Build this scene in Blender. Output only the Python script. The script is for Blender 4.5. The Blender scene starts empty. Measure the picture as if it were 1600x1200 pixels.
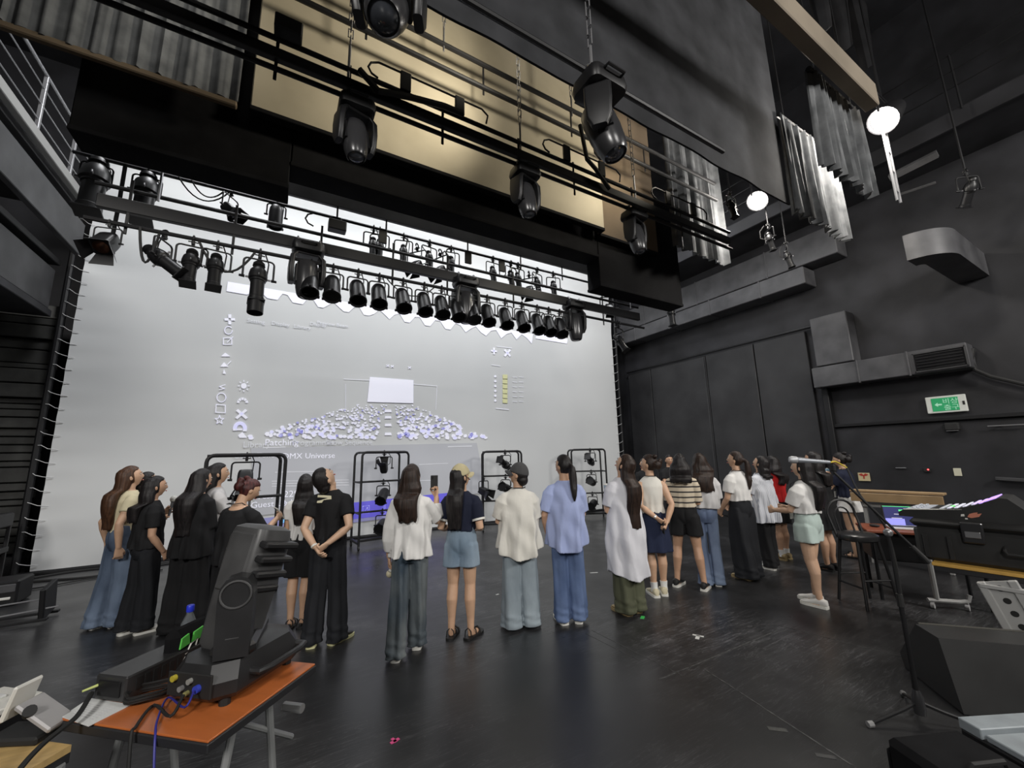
import bpy, bmesh, math, random
import numpy as np
from mathutils import Vector, Matrix

sc = bpy.context.scene
COL = sc.collection
random.seed(7)
PI = math.pi

# ---------------------------------------------------------------- camera
FPX, CX, CY, CAMH = 629.0, 800.0, 600.0, 1.75
def _unit(v): return v / np.linalg.norm(v)
_m = np.stack([_unit(np.array([1100, 93, FPX])), _unit(np.array([-370, 120, FPX])), _unit(np.array([-88, -3493, FPX]))])
_u, _s, _v = np.linalg.svd(_m)
ROT = _u @ _v                       # rows: world axes seen from the camera (right, down, forward)
cam = bpy.data.cameras.new('camera'); cam_ob = bpy.data.objects.new('camera', cam); COL.objects.link(cam_ob)
cam.sensor_width = 36.0; cam.lens = FPX / 1600 * 36.0; cam.clip_start = 0.05; cam.clip_end = 200
_r = Matrix((ROT[:, 0], -ROT[:, 1], -ROT[:, 2])).transposed()
cam_ob.matrix_world = Matrix.Translation((0, 0, CAMH)) @ _r.to_4x4()
sc.camera = cam_ob

def ray(px, py): return ROT @ np.array([(px - CX) / FPX, (py - CY) / FPX, 1.0])
def FL(px, py, z=0.0):              # point of a level plane
    d = ray(px, py); t = (z - CAMH) / d[2]; return Vector((d[0]*t, d[1]*t, z))
def AY(px, py, y):                  # point of a plane across the stage
    d = ray(px, py); t = y / d[1]; return Vector((d[0]*t, y, CAMH + d[2]*t))
def AX(px, py, x):                  # point of a plane along the stage
    d = ray(px, py); t = x / d[0]; return Vector((x, d[1]*t, CAMH + d[2]*t))

# ---------------------------------------------------------------- world, lights, exposure
w = bpy.data.worlds.new('house'); sc.world = w; w.use_nodes = True
w.node_tree.nodes['Background'].inputs[0].default_value = (0.75, 0.85, 1.0, 1)
w.node_tree.nodes['Background'].inputs[1].default_value = 0.012
sc.view_settings.view_transform = 'Standard'; sc.view_settings.look = 'None'
sc.view_settings.gamma = 1.0; sc.view_settings.use_curve_mapping = False
sc.view_settings.exposure = 0.0

def lamp(kind, name, loc, aim, energy, size=0.5, col=(1, 1, 1), spot=None, blend=0.3, size_y=None):
    l = bpy.data.lights.new(name, kind); l.energy = energy; l.color = col
    if kind == 'AREA':
        l.size = size
        if size_y: l.shape = 'RECTANGLE'; l.size_y = size_y
    else: l.shadow_soft_size = size
    if kind == 'SPOT': l.spot_size = math.radians(spot); l.spot_blend = blend
    o = bpy.data.objects.new(name, l); COL.objects.link(o); o.location = loc
    o.rotation_euler = (Vector(aim) - Vector(loc)).to_track_quat('-Z', 'Y').to_euler()
    return o
lamp('SPOT', 'drape_light', (-.6, 2.7, 5.6), (-2.0, 4.2, 6.2), 55, .3, (1, .97, .9), 110, .8)
LAMP_E = (170, 230)
# unseen fill lamps added behind the camera to light backs and screen
for i, x in enumerate((-5.2, 1.0, 7.5)):
    lamp('AREA', 'fill_light', (x, -4.5, 6.2), (x*.6+1.5, 6, 1.2), (560, 170, 480)[i], 1.6, (1, .97, .93))
# working lights above the stage, hidden by the borders
for i, x in enumerate((-1.0, 3.0, 7.0)):
    lamp('AREA', 'work_light', (x, 5.9, 9.2), (x, 10, 3.2), 270, 1.4, (.97, .98, 1))
for i, x in enumerate((0.5, 3.5)):
    lamp('SPOT', 'canvas_light', (x+1.5, 2.75, 6.0), (x, 4.3, 6.6), 200, .15, (1, .92, .76), 120, .8)


# ---------------------------------------------------------------- materials
def mat(name, col, rough=0.6, metal=0.0, spec=0.5, var=None, bump=None, emit=None, coat=0.0, stretch=(1, 1, 1), alpha=None, trans=None, sheen=0.0):
    m = bpy.data.materials.new(name); m.use_nodes = True
    nt = m.node_tree; b = nt.nodes['Principled BSDF']
    b.inputs['Base Color'].default_value = (*col, 1); b.inputs['Roughness'].default_value = rough
    b.inputs['Metallic'].default_value = metal; b.inputs['Specular IOR Level'].default_value = spec
    b.inputs['Coat Weight'].default_value = coat
    if sheen: b.inputs['Sheen Weight'].default_value = sheen
    if trans: b.inputs['Transmission Weight'].default_value = trans; b.inputs['IOR'].default_value = 1.33
    if emit:
        b.inputs['Emission Color'].default_value = (*emit[0], 1); b.inputs['Emission Strength'].default_value = emit[1]
    if var or bump:
        tc = nt.nodes.new('ShaderNodeTexCoord'); mp = nt.nodes.new('ShaderNodeMapping')
        mp.inputs['Scale'].default_value = stretch
        nt.links.new(tc.outputs['Object'], mp.inputs[0])
    if var:
        n = nt.nodes.new('ShaderNodeTexNoise'); n.inputs['Scale'].default_value = var[0]; n.inputs['Detail'].default_value = 5
        nt.links.new(mp.outputs[0], n.inputs['Vector'])
        r = nt.nodes.new('ShaderNodeValToRGB'); r.color_ramp.elements[0].position = 0.3; r.color_ramp.elements[1].position = 0.7
        c2 = var[2] if len(var) > 2 else tuple(min(1, c*(1+var[1])) for c in col)
        c1 = tuple(c*(1-var[1]) for c in col)
        r.color_ramp.elements[0].color = (*c1, 1); r.color_ramp.elements[1].color = (*c2, 1)
        nt.links.new(n.outputs['Fac'], r.inputs[0]); nt.links.new(r.outputs[0], b.inputs['Base Color'])
    if bump:
        n2 = nt.nodes.new('ShaderNodeTexNoise'); n2.inputs['Scale'].default_value = bump[0]; n2.inputs['Detail'].default_value = 4
        nt.links.new(mp.outputs[0], n2.inputs['Vector'])
        bp = nt.nodes.new('ShaderNodeBump'); bp.inputs['Strength'].default_value = bump[1]; bp.inputs['Distance'].default_value = bump[2] if len(bump) > 2 else 0.02
        nt.links.new(n2.outputs['Fac'], bp.inputs['Height']); nt.links.new(bp.outputs[0], b.inputs['Normal'])
    return m

# ---------------------------------------------------------------- mesh builder
class MB:
    def __init__(s): s.v = []; s.f = []
    def add(s, vs, fs, M=None):
        o = len(s.v)
        s.v += [tuple(M @ Vector(p)) for p in vs] if M is not None else [tuple(p) for p in vs]
        s.f += [tuple(i + o for i in f) for f in fs]
        return s
    def box(s, c, d, b=0.0, M=None):
        x, y, z = d[0]/2, d[1]/2, d[2]/2
        if b <= 0:
            vs = [(c[0]+i*x, c[1]+j*y, c[2]+k*z) for i in (-1, 1) for j in (-1, 1) for k in (-1, 1)]
            return s.add(vs, [(0, 1, 3, 2), (4, 6, 7, 5), (0, 4, 5, 1), (2, 3, 7, 6), (0, 2, 6, 4), (1, 5, 7, 3)], M)
        b = min(b, x*0.9, y*0.9, z*0.9); vs = []; idx = {}
        for i in (-1, 1):
            for j in (-1, 1):
                for k in (-1, 1):
                    for a in range(3):
                        e = [x-b, y-b, z-b]; e[a] += b
                        idx[(i, j, k, a)] = len(vs); vs.append((c[0]+i*e[0], c[1]+j*e[1], c[2]+k*e[2]))
        fs = []
        for a in range(3):
            u, v_ = [q for q in range(3) if q != a]
            for sg in (-1, 1):
                q = []
                for (p, r) in ((-1, -1), (1, -1), (1, 1), (-1, 1)):
                    t = [0, 0, 0]; t[a] = sg; t[u] = p; t[v_] = r; q.append(idx[(*t, a)])
                fs.append(tuple(q))
            for p in (-1, 1):
                for r in (-1, 1):
                    t1 = [0, 0, 0]; t1[u] = p; t1[v_] = r; t1[a] = -1; t2 = list(t1); t2[a] = 1
                    fs.append((idx[(*t1, u)], idx[(*t2, u)], idx[(*t2, v_)], idx[(*t1, v_)]))
        for i in (-1, 1):
            for j in (-1, 1):
                for k in (-1, 1): fs.append((idx[(i, j, k, 0)], idx[(i, j, k, 1)], idx[(i, j, k, 2)]))
        return s.add(vs, fs, M)
    def loft(s, rings, caps=True, M=None, closed=False):
        n = len(rings[0]); vs = [p for r in rings for p in r]; fs = []
        m = len(rings)
        for i in range(m if closed else m-1):
            for j in range(n):
                a = i*n+j; b = i*n+(j+1) % n; i2 = (i+1) % m
                fs.append((a, b, i2*n+(j+1) % n, i2*n+j))
        if caps and not closed:
            fs.append(tuple(range(n-1, -1, -1))); fs.append(tuple(range((m-1)*n, m*n)))
        return s.add(vs, fs, M)
    def tube(s, pts, r, n=8, caps=True, M=None, closed=False):
        pts = [Vector(p) for p in pts]; m = len(pts)
        rs = r if isinstance(r, (list, tuple)) else [r]*m
        rings = []; up = None
        for i, p in enumerate(pts):
            if closed: t = pts[(i+1) % m] - pts[i-1]
            else: t = pts[min(i+1, m-1)] - pts[max(i-1, 0)]
            t.normalize()
            if up is None:
                up = Vector((0, 0, 1)) if abs(t.z) < 0.9 else Vector((1, 0, 0))
            a = up - t*up.dot(t)
            if a.length < 1e-4: a = Vector((1, 0, 0)) - t*t.x
            a.normalize(); up = a; b = t.cross(a)
            rings.append([p + (a*math.cos(q*2*PI/n) + b*math.sin(q*2*PI/n))*rs[i] for q in range(n)])
        return s.loft(rings, caps, M, closed)
    def cyl(s, p0, p1, r0, r1=None, n=12, M=None): return s.tube([p0, p1], [r0, r0 if r1 is None else r1], n, True, M)
    def lathe(s, prof, n=20, M=None, caps=True):     # [(radius, z)] about z
        return s.loft([[(max(r, 1e-4)*math.cos(q*2*PI/n), max(r, 1e-4)*math.sin(q*2*PI/n), z) for q in range(n)] for r, z in prof], caps, M)
    def ell(s, c, r, n=12, m=8, M=None):
        rings = []
        for i in range(m+1):
            t = PI*i/m; rr = max(math.sin(t), 0.02)
            rings.append([(c[0]+r[0]*rr*math.cos(q*2*PI/n), c[1]+r[1]*rr*math.sin(q*2*PI/n), c[2]-r[2]*math.cos(t)) for q in range(n)])
        return s.loft(rings, True, M)
    def prism(s, poly, z0, z1, M=None):
        return s.loft([[(x, y, z0) for x, y in poly], [(x, y, z1) for x, y in poly]], True, M)
    def mesh(s, name):
        me = bpy.data.meshes.new(name); me.from_pydata(s.v, [], s.f); me.update(); return me
    def build(s, name, m, parent=None, smooth=35, loc=None, rot=None, recalc=True):
        me = s.mesh(name)
        if recalc:
            bm = bmesh.new(); bm.from_mesh(me); bmesh.ops.recalc_face_normals(bm, faces=bm.faces); bm.to_mesh(me); bm.free()
        if smooth:
            me.polygons.foreach_set('use_smooth', [True]*len(me.polygons)); me.set_sharp_from_angle(angle=math.radians(smooth))
        if m: me.materials.append(m)
        return link(name, me, parent, loc, rot)
def link(name, me, parent=None, loc=None, rot=None):
    o = bpy.data.objects.new(name, me); COL.objects.link(o)
    if parent is not None: o.parent = parent
    if loc is not None: o.location = loc
    if rot is not None: o.rotation_euler = rot
    return o
def empty(name, loc=(0, 0, 0), rz=0.0, rot=None):
    o = bpy.data.objects.new(name, None); COL.objects.link(o); o.location = loc
    o.rotation_euler = rot if rot else (0, 0, rz); o.empty_display_size = 0.1
    return o
def tag(o, label=None, cat=None, group=None, kind=None):
    if label: o['label'] = label
    if cat: o['category'] = cat
    if group: o['group'] = group
    if kind: o['kind'] = kind
    return o
KIDS = {}
def copy_tree(o, parent=None):
    c = o.copy(); COL.objects.link(c)
    if parent is not None: c.parent = parent
    for ch in list(o.children): copy_tree(ch, c)
    return c
def struct(o): o['kind'] = 'structure'; return o
def RX(a): return Matrix.Rotation(a, 4, 'X')
def RY(a): return Matrix.Rotation(a, 4, 'Y')
def RZ(a): return Matrix.Rotation(a, 4, 'Z')
def TR(*p): return Matrix.Translation(p)
def arc(c, r, a0, a1, n, plane='xz'):
    out = []
    for i in range(n+1):
        a = a0 + (a1-a0)*i/n
        if plane == 'xz': out.append((c[0]+r*math.cos(a), c[1], c[2]+r*math.sin(a)))
        elif plane == 'xy': out.append((c[0]+r*math.cos(a), c[1]+r*math.sin(a), c[2]))
        else: out.append((c[0], c[1]+r*math.cos(a), c[2]+r*math.sin(a)))
    return out
def hang(p0, p1, sag, n=10):
    p0, p1 = Vector(p0), Vector(p1)
    return [p0.lerp(p1, i/n) - Vector((0, 0, sag*4*(i/n)*(1-i/n))) for i in range(n+1)]
def rounded_rect(w_, h_, r, n=4):
    pts = []
    for cx, cy, a in ((w_/2-r, h_/2-r, 0), (-w_/2+r, h_/2-r, PI/2), (-w_/2+r, -h_/2+r, PI), (w_/2-r, -h_/2+r, 1.5*PI)):
        for i in range(n+1): pts.append((cx+r*math.cos(a+PI/2*i/n), cy+r*math.sin(a+PI/2*i/n)))
    return pts
def text(name, body, size, m, parent, M, depth=0.0008, align='LEFT'):
    cu = bpy.data.curves.new(name, 'FONT'); cu.body = body; cu.size = size; cu.align_x = align; cu.extrude = depth; cu.resolution_u = 2
    t = bpy.data.objects.new('tmp', cu); TMP.collection.objects.link(t)
    TMP.view_layers[0].update(); dg = TMP.view_layers[0].depsgraph; dg.update()
    me = bpy.data.meshes.new_from_object(t.evaluated_get(dg)); me.transform(M); bpy.data.objects.remove(t)
    me.materials.clear(); me.materials.append(m)
    return link(name, me, parent)
TMP = bpy.data.scenes.new('workbench')
# ---------------------------------------------------------------- setting
def scuffed(name, c, c2, scale, rough, spec=.4, b=.15):
    return mat(name, c, rough, spec=spec, var=(scale, .3, c2), bump=(scale*6, b, .005))
M_FLOOR = mat('black_stage_floor', (.011, .011, .012), .27, spec=.5)
def floor_nodes(m):
    nt = m.node_tree; b = nt.nodes['Principled BSDF']; N = nt.nodes.new; Lk = nt.links.new
    tc = N('ShaderNodeTexCoord')
    n = N('ShaderNodeTexNoise'); n.inputs['Scale'].default_value = .9; n.inputs['Detail'].default_value = 8; Lk(tc.outputs['Object'], n.inputs[0])
    rr = N('ShaderNodeMapRange'); rr.inputs[1].default_value = .3; rr.inputs[2].default_value = .7; rr.inputs[3].default_value = .26; rr.inputs[4].default_value = .42
    Lk(n.outputs['Fac'], rr.inputs[0]); Lk(rr.outputs[0], b.inputs['Roughness'])
    # fine scuffs: thin noise crests in several directions, worn in patches
    acc = None
    for k, (ang, sc_) in enumerate(((.3, 1.2), (1.2, 1.0), (2.2, 1.5), (2.8, .8))):
        mp = N('ShaderNodeMapping'); mp.inputs['Rotation'].default_value = (0, 0, ang); mp.inputs['Scale'].default_value = (sc_*.5, sc_*7, 1); mp.inputs['Location'].default_value = (k*3.1, k, k)
        Lk(tc.outputs['Object'], mp.inputs[0])
        nn = N('ShaderNodeTexNoise'); nn.inputs['Scale'].default_value = 2.2; nn.inputs['Detail'].default_value = 3; nn.inputs['Distortion'].default_value = .4; Lk(mp.outputs[0], nn.inputs[0])
        cr = N('ShaderNodeValToRGB'); e = cr.color_ramp.elements; e[0].position = .495; e[0].color = (0, 0, 0, 1); e[1].position = .5; e[1].color = (1, 1, 1, 1)
        e2 = cr.color_ramp.elements.new(.505); e2.color = (0, 0, 0, 1); Lk(nn.outputs['Fac'], cr.inputs[0])
        if acc is None: acc = cr.outputs[0]
        else:
            mx = N('ShaderNodeMix'); mx.data_type = 'FLOAT'; ad = N('ShaderNodeMath'); ad.operation = 'MAXIMUM'; Lk(acc, ad.inputs[0]); Lk(cr.outputs[0], ad.inputs[1]); acc = ad.outputs[0]
    pn = N('ShaderNodeTexNoise'); pn.inputs['Scale'].default_value = .55; pn.inputs['Detail'].default_value = 6; Lk(tc.outputs['Object'], pn.inputs[0])
    pr = N('ShaderNodeMapRange'); pr.inputs[1].default_value = .40; pr.inputs[2].default_value = .62; Lk(pn.outputs['Fac'], pr.inputs[0])
    f = N('ShaderNodeMath'); f.operation = 'MULTIPLY'; Lk(acc, f.inputs[0]); Lk(pr.outputs[0], f.inputs[1])
    f2 = N('ShaderNodeMath'); f2.operation = 'MULTIPLY'; Lk(f.outputs[0], f2.inputs[0]); f2.inputs[1].default_value = .55
    # dusty film in patches
    dn = N('ShaderNodeTexNoise'); dn.inputs['Scale'].default_value = 3.5; dn.inputs['Detail'].default_value = 8; Lk(tc.outputs['Object'], dn.inputs[0])
    dr = N('ShaderNodeMapRange'); dr.inputs[1].default_value = .45; dr.inputs[2].default_value = .85; dr.inputs[4].default_value = .2; Lk(dn.outputs['Fac'], dr.inputs[0])
    ds = N('ShaderNodeMath'); ds.operation = 'MULTIPLY'; Lk(dr.outputs[0], ds.inputs[0]); Lk(pr.outputs[0], ds.inputs[1])
    sm = N('ShaderNodeMath'); sm.operation = 'ADD'; sm.use_clamp = True; Lk(f2.outputs[0], sm.inputs[0]); Lk(ds.outputs[0], sm.inputs[1])
    mc = N('ShaderNodeMix'); mc.data_type = 'RGBA'; mc.inputs['A'].default_value = (.017, .017, .018, 1); mc.inputs['B'].default_value = (.22, .22, .23, 1)
    Lk(sm.outputs[0], mc.inputs['Factor']); Lk(mc.outputs['Result'], b.inputs['Base Color'])
floor_nodes(M_FLOOR)
M_WALL = scuffed('black_wall_paint', (.013, .013, .015), (.026, .026, .03), 1.6, .65)
M_DOOR = scuffed('black_door_paint', (.022, .022, .024), (.034, .034, .036), 1.2, .5)
M_DUCT = scuffed('dark_grey_duct', (.06, .06, .065), (.09, .09, .095), 2.0, .5)
M_GAL = scuffed('grey_gallery_paint', (.04, .04, .042), (.06, .06, .063), 2.0, .5)
M_BLACKFAB = scuffed('black_drape', (.009, .009, .01), (.014, .014, .015), 3, .9, .1)
M_TEASER = scuffed('haze_lifted_black_velour', (.028, .029, .031), (.045, .046, .05), 2, .9, .1)  # black velour lifted to grey, so the hazy veil sits in its colour
M_DRAPE = scuffed('dark_grey_velour', (.11, .115, .12), (.16, .165, .17), 5, .85, .2)
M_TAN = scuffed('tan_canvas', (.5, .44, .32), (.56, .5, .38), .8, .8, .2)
M_BROWN = scuffed('brown_hem_and_shaded_canvas', (.16, .12, .08), (.2, .15, .1), .9, .8, .2)  # brown of the hem board; on the canvas strip, shade put into colour
M_STEEL = mat('black_steel', (.009, .009, .01), .5, spec=.35)
M_STEELW = mat('worn_grey_steel', (.3, .3, .31), .4, metal=.7)
M_ALU = mat('aluminium', (.6, .6, .6), .35, metal=.8)
M_RUB = mat('black_rubber', (.012, .012, .012), .7)

struct(MB().box((2, 2, -.1), (19.5, 21, .2)).build('floor', M_FLOOR, smooth=0))
struct(MB().box((2, 2, 11.1), (19.5, 21, .2)).build('ceiling', M_WALL, smooth=0))
struct(MB().box((11.15, 2, 5.5), (.3, 21, 11)).build('wall_right', M_WALL, smooth=0))
struct(MB().box((-7.1, 2, 5.5), (.2, 21, 11)).build('wall_left', M_WALL, smooth=0))
struct(MB().box((2, 12.1, 5.5), (18, .2, 11)).build('wall_back', M_WALL, smooth=0))
struct(MB().box((2, -8.1, 5.5), (18, .2, 11)).build('wall_front', M_WALL, smooth=0))

# the big screen, laced to its frame
SY = 10.06; SX0, SX1, SZ0, SZ1 = -3.36, 9.98, .06, 8.4
M_SCREEN = mat('screen_cloth', (.6, .61, .61), .8, spec=.15, var=(.5, .03))
scr = empty('projection_screen', (3.3, SY, 0)); tag(scr, 'huge pale grey projection screen laced to a dark frame behind the group', 'screen')
sm_ = MB(); nx, nz = 90, 60; vs = []; fs = []
for i in range(nx+1):
    for k in range(nz+1):
        x = SX0 + (SX1-SX0)*i/nx; z = SZ0 + (SZ1-SZ0)*k/nz
        e = max(0, 1 - (z-SZ0)/.9); e2 = max(0, 1-(x-SX0)/.8); up_ = max(0, (z-5.4)/2)
        y = .006*e*math.sin(x*9+z*7) + .01*e2*math.sin(z*14) + .05*up_*math.sin(z*5.2+x*.25)
        vs.append((x-3.3, y, z))
for i in range(nx):
    for k in range(nz):
        a = i*(nz+1)+k; fs.append((a, a+nz+1, a+nz+2, a+1))
nv = len(vs); vs2 = [(x, y+.004, z) for x, y, z in vs]
sm_.add(vs, fs); sm_.add(vs2, [f[::-1] for f in fs])
sm_.build('screen_cloth', M_SCREEN, scr, smooth=60, recalc=False)
for x in (SX0-.17, SX1+.17): MB().cyl((x-3.3, 0, 0), (x-3.3, 0, SZ1+.2), .05, .05, 10).build('frame_post', M_STEEL, scr)
MB().box(((SX0+SX1)/2-3.3, .0, .025), (SX1-SX0+.4, .1, .05), .01).build('bottom_bar', M_STEEL, scr)
M_TIE = mat('white_tie_cord', (.55, .55, .55), .7)
for side, x, zs in ((-1, SX0, [.15 + .235*i for i in range(28)]), (1, SX1, [.9 + .3*i for i in range(17)])):
    for j, z in enumerate(zs):
        xx = x - 3.3
        MB().tube([(xx - side*.09, -.01, z), (xx + side*.03, -.03, z + .02), (xx + side*.11, -.055, z + .05 + .015*(j % 3)), (xx + side*.15, -.045, z + .08)], .005, 5).build('lacing_tie', M_TIE, scr)

# projected picture on the screen: light marks on the cloth
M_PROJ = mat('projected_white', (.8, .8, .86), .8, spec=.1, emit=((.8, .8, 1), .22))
M_PROJ2 = mat('projected_faint', (.7, .71, .74), .8, spec=.1, emit=((.8, .8, 1), .07))
M_PROJB = mat('projected_blue', (.12, .11, .5), .8, spec=.1, emit=((.2, .16, 1), .25))
M_PROJC = mat('projected_sky_blue', (.2, .5, .85), .8, spec=.1, emit=((.2, .55, 1), .3))
M_PROJY = mat('projected_yellow', (.66, .66, .4), .8, spec=.1, emit=((.9, .9, .3), .06))
M_PROJD = mat('projected_grey_panel', (.5, .51, .545), .8, spec=.1)
PY = SY - .016
def sp(px, py, dy=0): 
    p = AY(px, py, PY - dy); return (p.x - 3.3, PY - dy - SY, p.z)
def spoly(mb, pts, dy=0):
    pts = [sp(x, y, dy) for x, y in pts]; n = len(pts)
    mb.add(pts + [(x, y+.002, z) for x, y, z in pts], [tuple(range(n)), tuple(range(2*n-1, n-1, -1))] + [(i, n+i, n+(i+1) % n, (i+1) % n) for i in range(n)])
def sline(mb, pts, r=.009):
    for (a, b_) in zip(pts, pts[1:]):
        p, q = Vector(sp(*a, .003)), Vector(sp(*b_, .003)); d = q-p
        if d.length < 1e-4: continue
        n_ = Vector((-d.z, 0, d.x)).normalized()*r*.85; d = d.normalized()*r*.4
        v4 = [p-d+n_, p-d-n_, q+d-n_, q+d+n_]; mb.add(v4 + [v + Vector((0, .003, 0)) for v in v4], [(0, 1, 2, 3), (7, 6, 5, 4), (0, 4, 5, 1), (1, 5, 6, 2), (2, 6, 7, 3), (3, 7, 4, 0)])
mb = MB(); spoly(mb, [(392, 700), (745, 692), (760, 770), (398, 806)]); mb.build('projected_panel', M_PROJD, scr, 0)
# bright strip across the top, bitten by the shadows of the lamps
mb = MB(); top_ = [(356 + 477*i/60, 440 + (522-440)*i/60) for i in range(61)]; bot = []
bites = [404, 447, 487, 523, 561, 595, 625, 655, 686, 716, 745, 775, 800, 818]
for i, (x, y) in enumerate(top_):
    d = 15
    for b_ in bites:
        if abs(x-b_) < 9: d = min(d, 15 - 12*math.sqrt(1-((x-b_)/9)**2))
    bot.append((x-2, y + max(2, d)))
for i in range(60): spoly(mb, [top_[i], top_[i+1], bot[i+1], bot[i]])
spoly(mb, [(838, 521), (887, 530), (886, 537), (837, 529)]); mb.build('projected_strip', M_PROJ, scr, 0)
# icon columns
mb = MB()
for k in range(4):
    a = k*PI/2; sline(mb, [(359+3*math.cos(a), 499+3*math.sin(a)), (359+7*math.cos(a), 499+7*math.sin(a))], .03)
sline(mb, [(357+6*math.cos(a*.35), 516+6*math.sin(a*.35)) for a in range(17)])
sline(mb, [(349, 528), (362, 528), (362, 538), (349, 538), (349, 528)]); sline(mb, [(355, 535), (364, 526)])
spoly(mb, [(345, 557), (352, 551), (360, 557)]); spoly(mb, [(344, 573), (350, 566), (357, 573)]); sline(mb, [(355, 570), (361, 564)]); spoly(mb, [(348, 584), (350, 577), (353, 584)])
sline(mb, [(352, 601), (343, 604), (351, 607), (343, 609)])
sline(mb, [(346+7*math.cos(a*.4), 621+7*math.sin(a*.4)) for a in range(17)])
sline(mb, [(338, 632), (352, 633), (352, 645), (337, 644), (338, 632)])
sline(mb, [(343+(7 if k % 2 == 0 else 3)*math.sin(k*PI/5), 656-(7 if k % 2 == 0 else 3)*math.cos(k*PI/5)) for k in range(11)])
spoly(mb, [(381+4.5*math.cos(k*PI/6), 603+4.5*math.sin(k*PI/6)) for k in range(12)])
for k in range(8): sline(mb, [(381+6.5*math.cos(k*PI/4), 603+6.5*math.sin(k*PI/4)), (381+9*math.cos(k*PI/4), 603+9*math.sin(k*PI/4))])
for k in range(5):
    a0 = PI + k*PI/5+.06; spoly(mb, [(379+5*math.cos(a0), 630+5*math.sin(a0)), (379+9*math.cos(a0), 630+9*math.sin(a0)), (379+9*math.cos(a0+.5), 630+9*math.sin(a0+.5)), (379+5*math.cos(a0+.5), 630+5*math.sin(a0+.5))])
sline(mb, [(371, 641), (385, 653)], .03); sline(mb, [(384, 641), (370, 653)], .03)
sline(mb, [(375+8*math.cos(a*.3-3.3), 670+9*math.sin(a*.3-3.3)) for a in range(13)], .04); sline(mb, [(370, 671), (378, 671)], .02); spoly(mb, [(372, 680), (379, 675), (386, 684), (374, 684)])
sline(mb, [(768, 548), (776, 549)], .03); sline(mb, [(772, 544), (772, 553)], .03)
sline(mb, [(789, 547), (797, 556)], .035); sline(mb, [(797, 547), (789, 556)], .035)
o_ = mb.build('projected_icons', M_PROJ, scr, 0); o_['kind'] = 'stuff'
# the hall of seated people in the projected picture
mb = MB(); rn = random.Random(3)
spoly(mb, [(578, 589), (646, 594), (646, 630), (574, 628)]); mb.build('projected_stage_picture', M_PROJ, scr, 0)
mb = MB(); mbb = MB()
for q in range(540):
    v = rn.random()**.75; y = 632 + 53*v; hw0, hw1 = 45 + 130*v, 6 + 6*v
    sd = -1 if rn.random() < .58 else 1
    if sd < 0: x = 610 - hw1 - rn.random()**1.1*(45 + 175*v)
    else: x = 612 + hw1 + rn.random()**1.1*(30 + 108*v)
    if 600 - 12*v < x < 606 and v > .3: continue
    r = .9 + 2.7*v*rn.uniform(.5, 1.3)
    t = mbb if rn.random() < .1 else mb
    spoly(t, [(x + r*rn.uniform(.7, 1.4)*math.cos(a*PI/3), min(687, y + .8*r*rn.uniform(.7, 1.4)*math.sin(a*PI/3))) for a in range(6)])
for y0 in (640, 650, 662, 676):
    spoly(mb, [(602, y0), (611, y0), (612, y0+4), (601, y0+4)])
o_ = mb.build('projected_audience', M_PROJ, scr, 0); o_['kind'] = 'stuff'; o_ = mbb.build('projected_audience_blue', mat('projected_lilac', (.45, .45, .8), .8, emit=((.4, .4, 1), .08)), scr, 0); o_['kind'] = 'stuff'
mb = MB(); mby = MB()
for k in range(6):
    y = 585 + 7.6*k
    spoly(mby, [(785.5, y), (793, y+.5), (793, y+7), (785.5, y+6.5)]); spoly(mb, [(774+2*math.cos(a), y+3+2*math.sin(a)) for a in range(6)])
    for xx in (801, 811): sline(mb, [(xx, y+4), (xx+7, y+4.6)], .004)
sline(mb, [(775, 638), (795, 640)]); sline(mb, [(776, 541), (800, 544)], .006); sline(mb, [(768, 570), (782, 572)], .006)
sline(mb, [(540, 600), (540, 640)], .004); sline(mb, [(683, 603), (681, 640)], .004); sline(mb, [(537, 592), (578, 594)], .004); sline(mb, [(646, 600), (683, 603)], .004)
for a in ((606, 570), (613, 571), (640, 573)): sline(mb, [(a[0]-2, a[1]), (a[0]+2, a[1]+3)], .01); sline(mb, [(a[0]+2, a[1]), (a[0]-2, a[1]+3)], .01)
mb.build('projected_list', M_PROJ, scr, 0); mby.build('projected_cells', M_PROJY, scr, 0)
mb = MB(); sline(mb, [(411, 699.5), (446, 698.5)], .014); sline(mb, [(700, 698), (737, 697)], .014)
for (a, b_, y) in ((430, 520, 738), (425, 545, 752), (425, 545, 756), (425, 545, 760), (640, 680, 752), (655, 700, 726)): sline(mb, [(a, y), (b_, y-2)], .008)
for (x0, y0, x1, y1) in ((560, 708, 590, 712),): pass
o_ = mb.build('projected_lines', M_PROJ2, scr, 0); o_['kind'] = 'stuff'
# task bar with icons
mb = MB(); spoly(mb, [(392, 812), (700, 776), (700, 797), (392, 838)]); mb.build('projected_taskbar', mat('projected_violet', (.33, .33, .6), .8, emit=((.25, .25, .9), .03)), scr, 0)
mb = MB(); spoly(mb, [(545, 786), (700, 770), (700, 794), (545, 812)], .003); mb.build('projected_taskbar_bright', M_PROJB, scr, 0)
mb = MB()
for (x, y) in ((440, 801), (449, 800), (440, 810), (449, 809)): spoly(mb, [(x, y), (x+7.4, y-.8), (x+7.4, y+6.6), (x, y+7.4)], .006)
mb.build('projected_window_logo', M_PROJC, scr, 0)
mb = MB(); sline(mb, [(567, 791), (577, 790), (577, 801), (567, 802), (567, 791)], .012); sline(mb, [(570, 799), (574, 793), (575, 799)], .012); sline(mb, [(601, 790), (601, 803)], .03)
spoly(mb, [(542, 796), (552, 794), (551, 799), (544, 804)], .006); mb.build('projected_taskbar_icons', M_PROJ, scr, 0)
def stext(body, px, py, size, m=None):
    p = sp(px, py, .004); text('projected_words', body, size, m or M_PROJ, scr, Matrix.Translation(p) @ RX(PI/2), .001)
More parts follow.
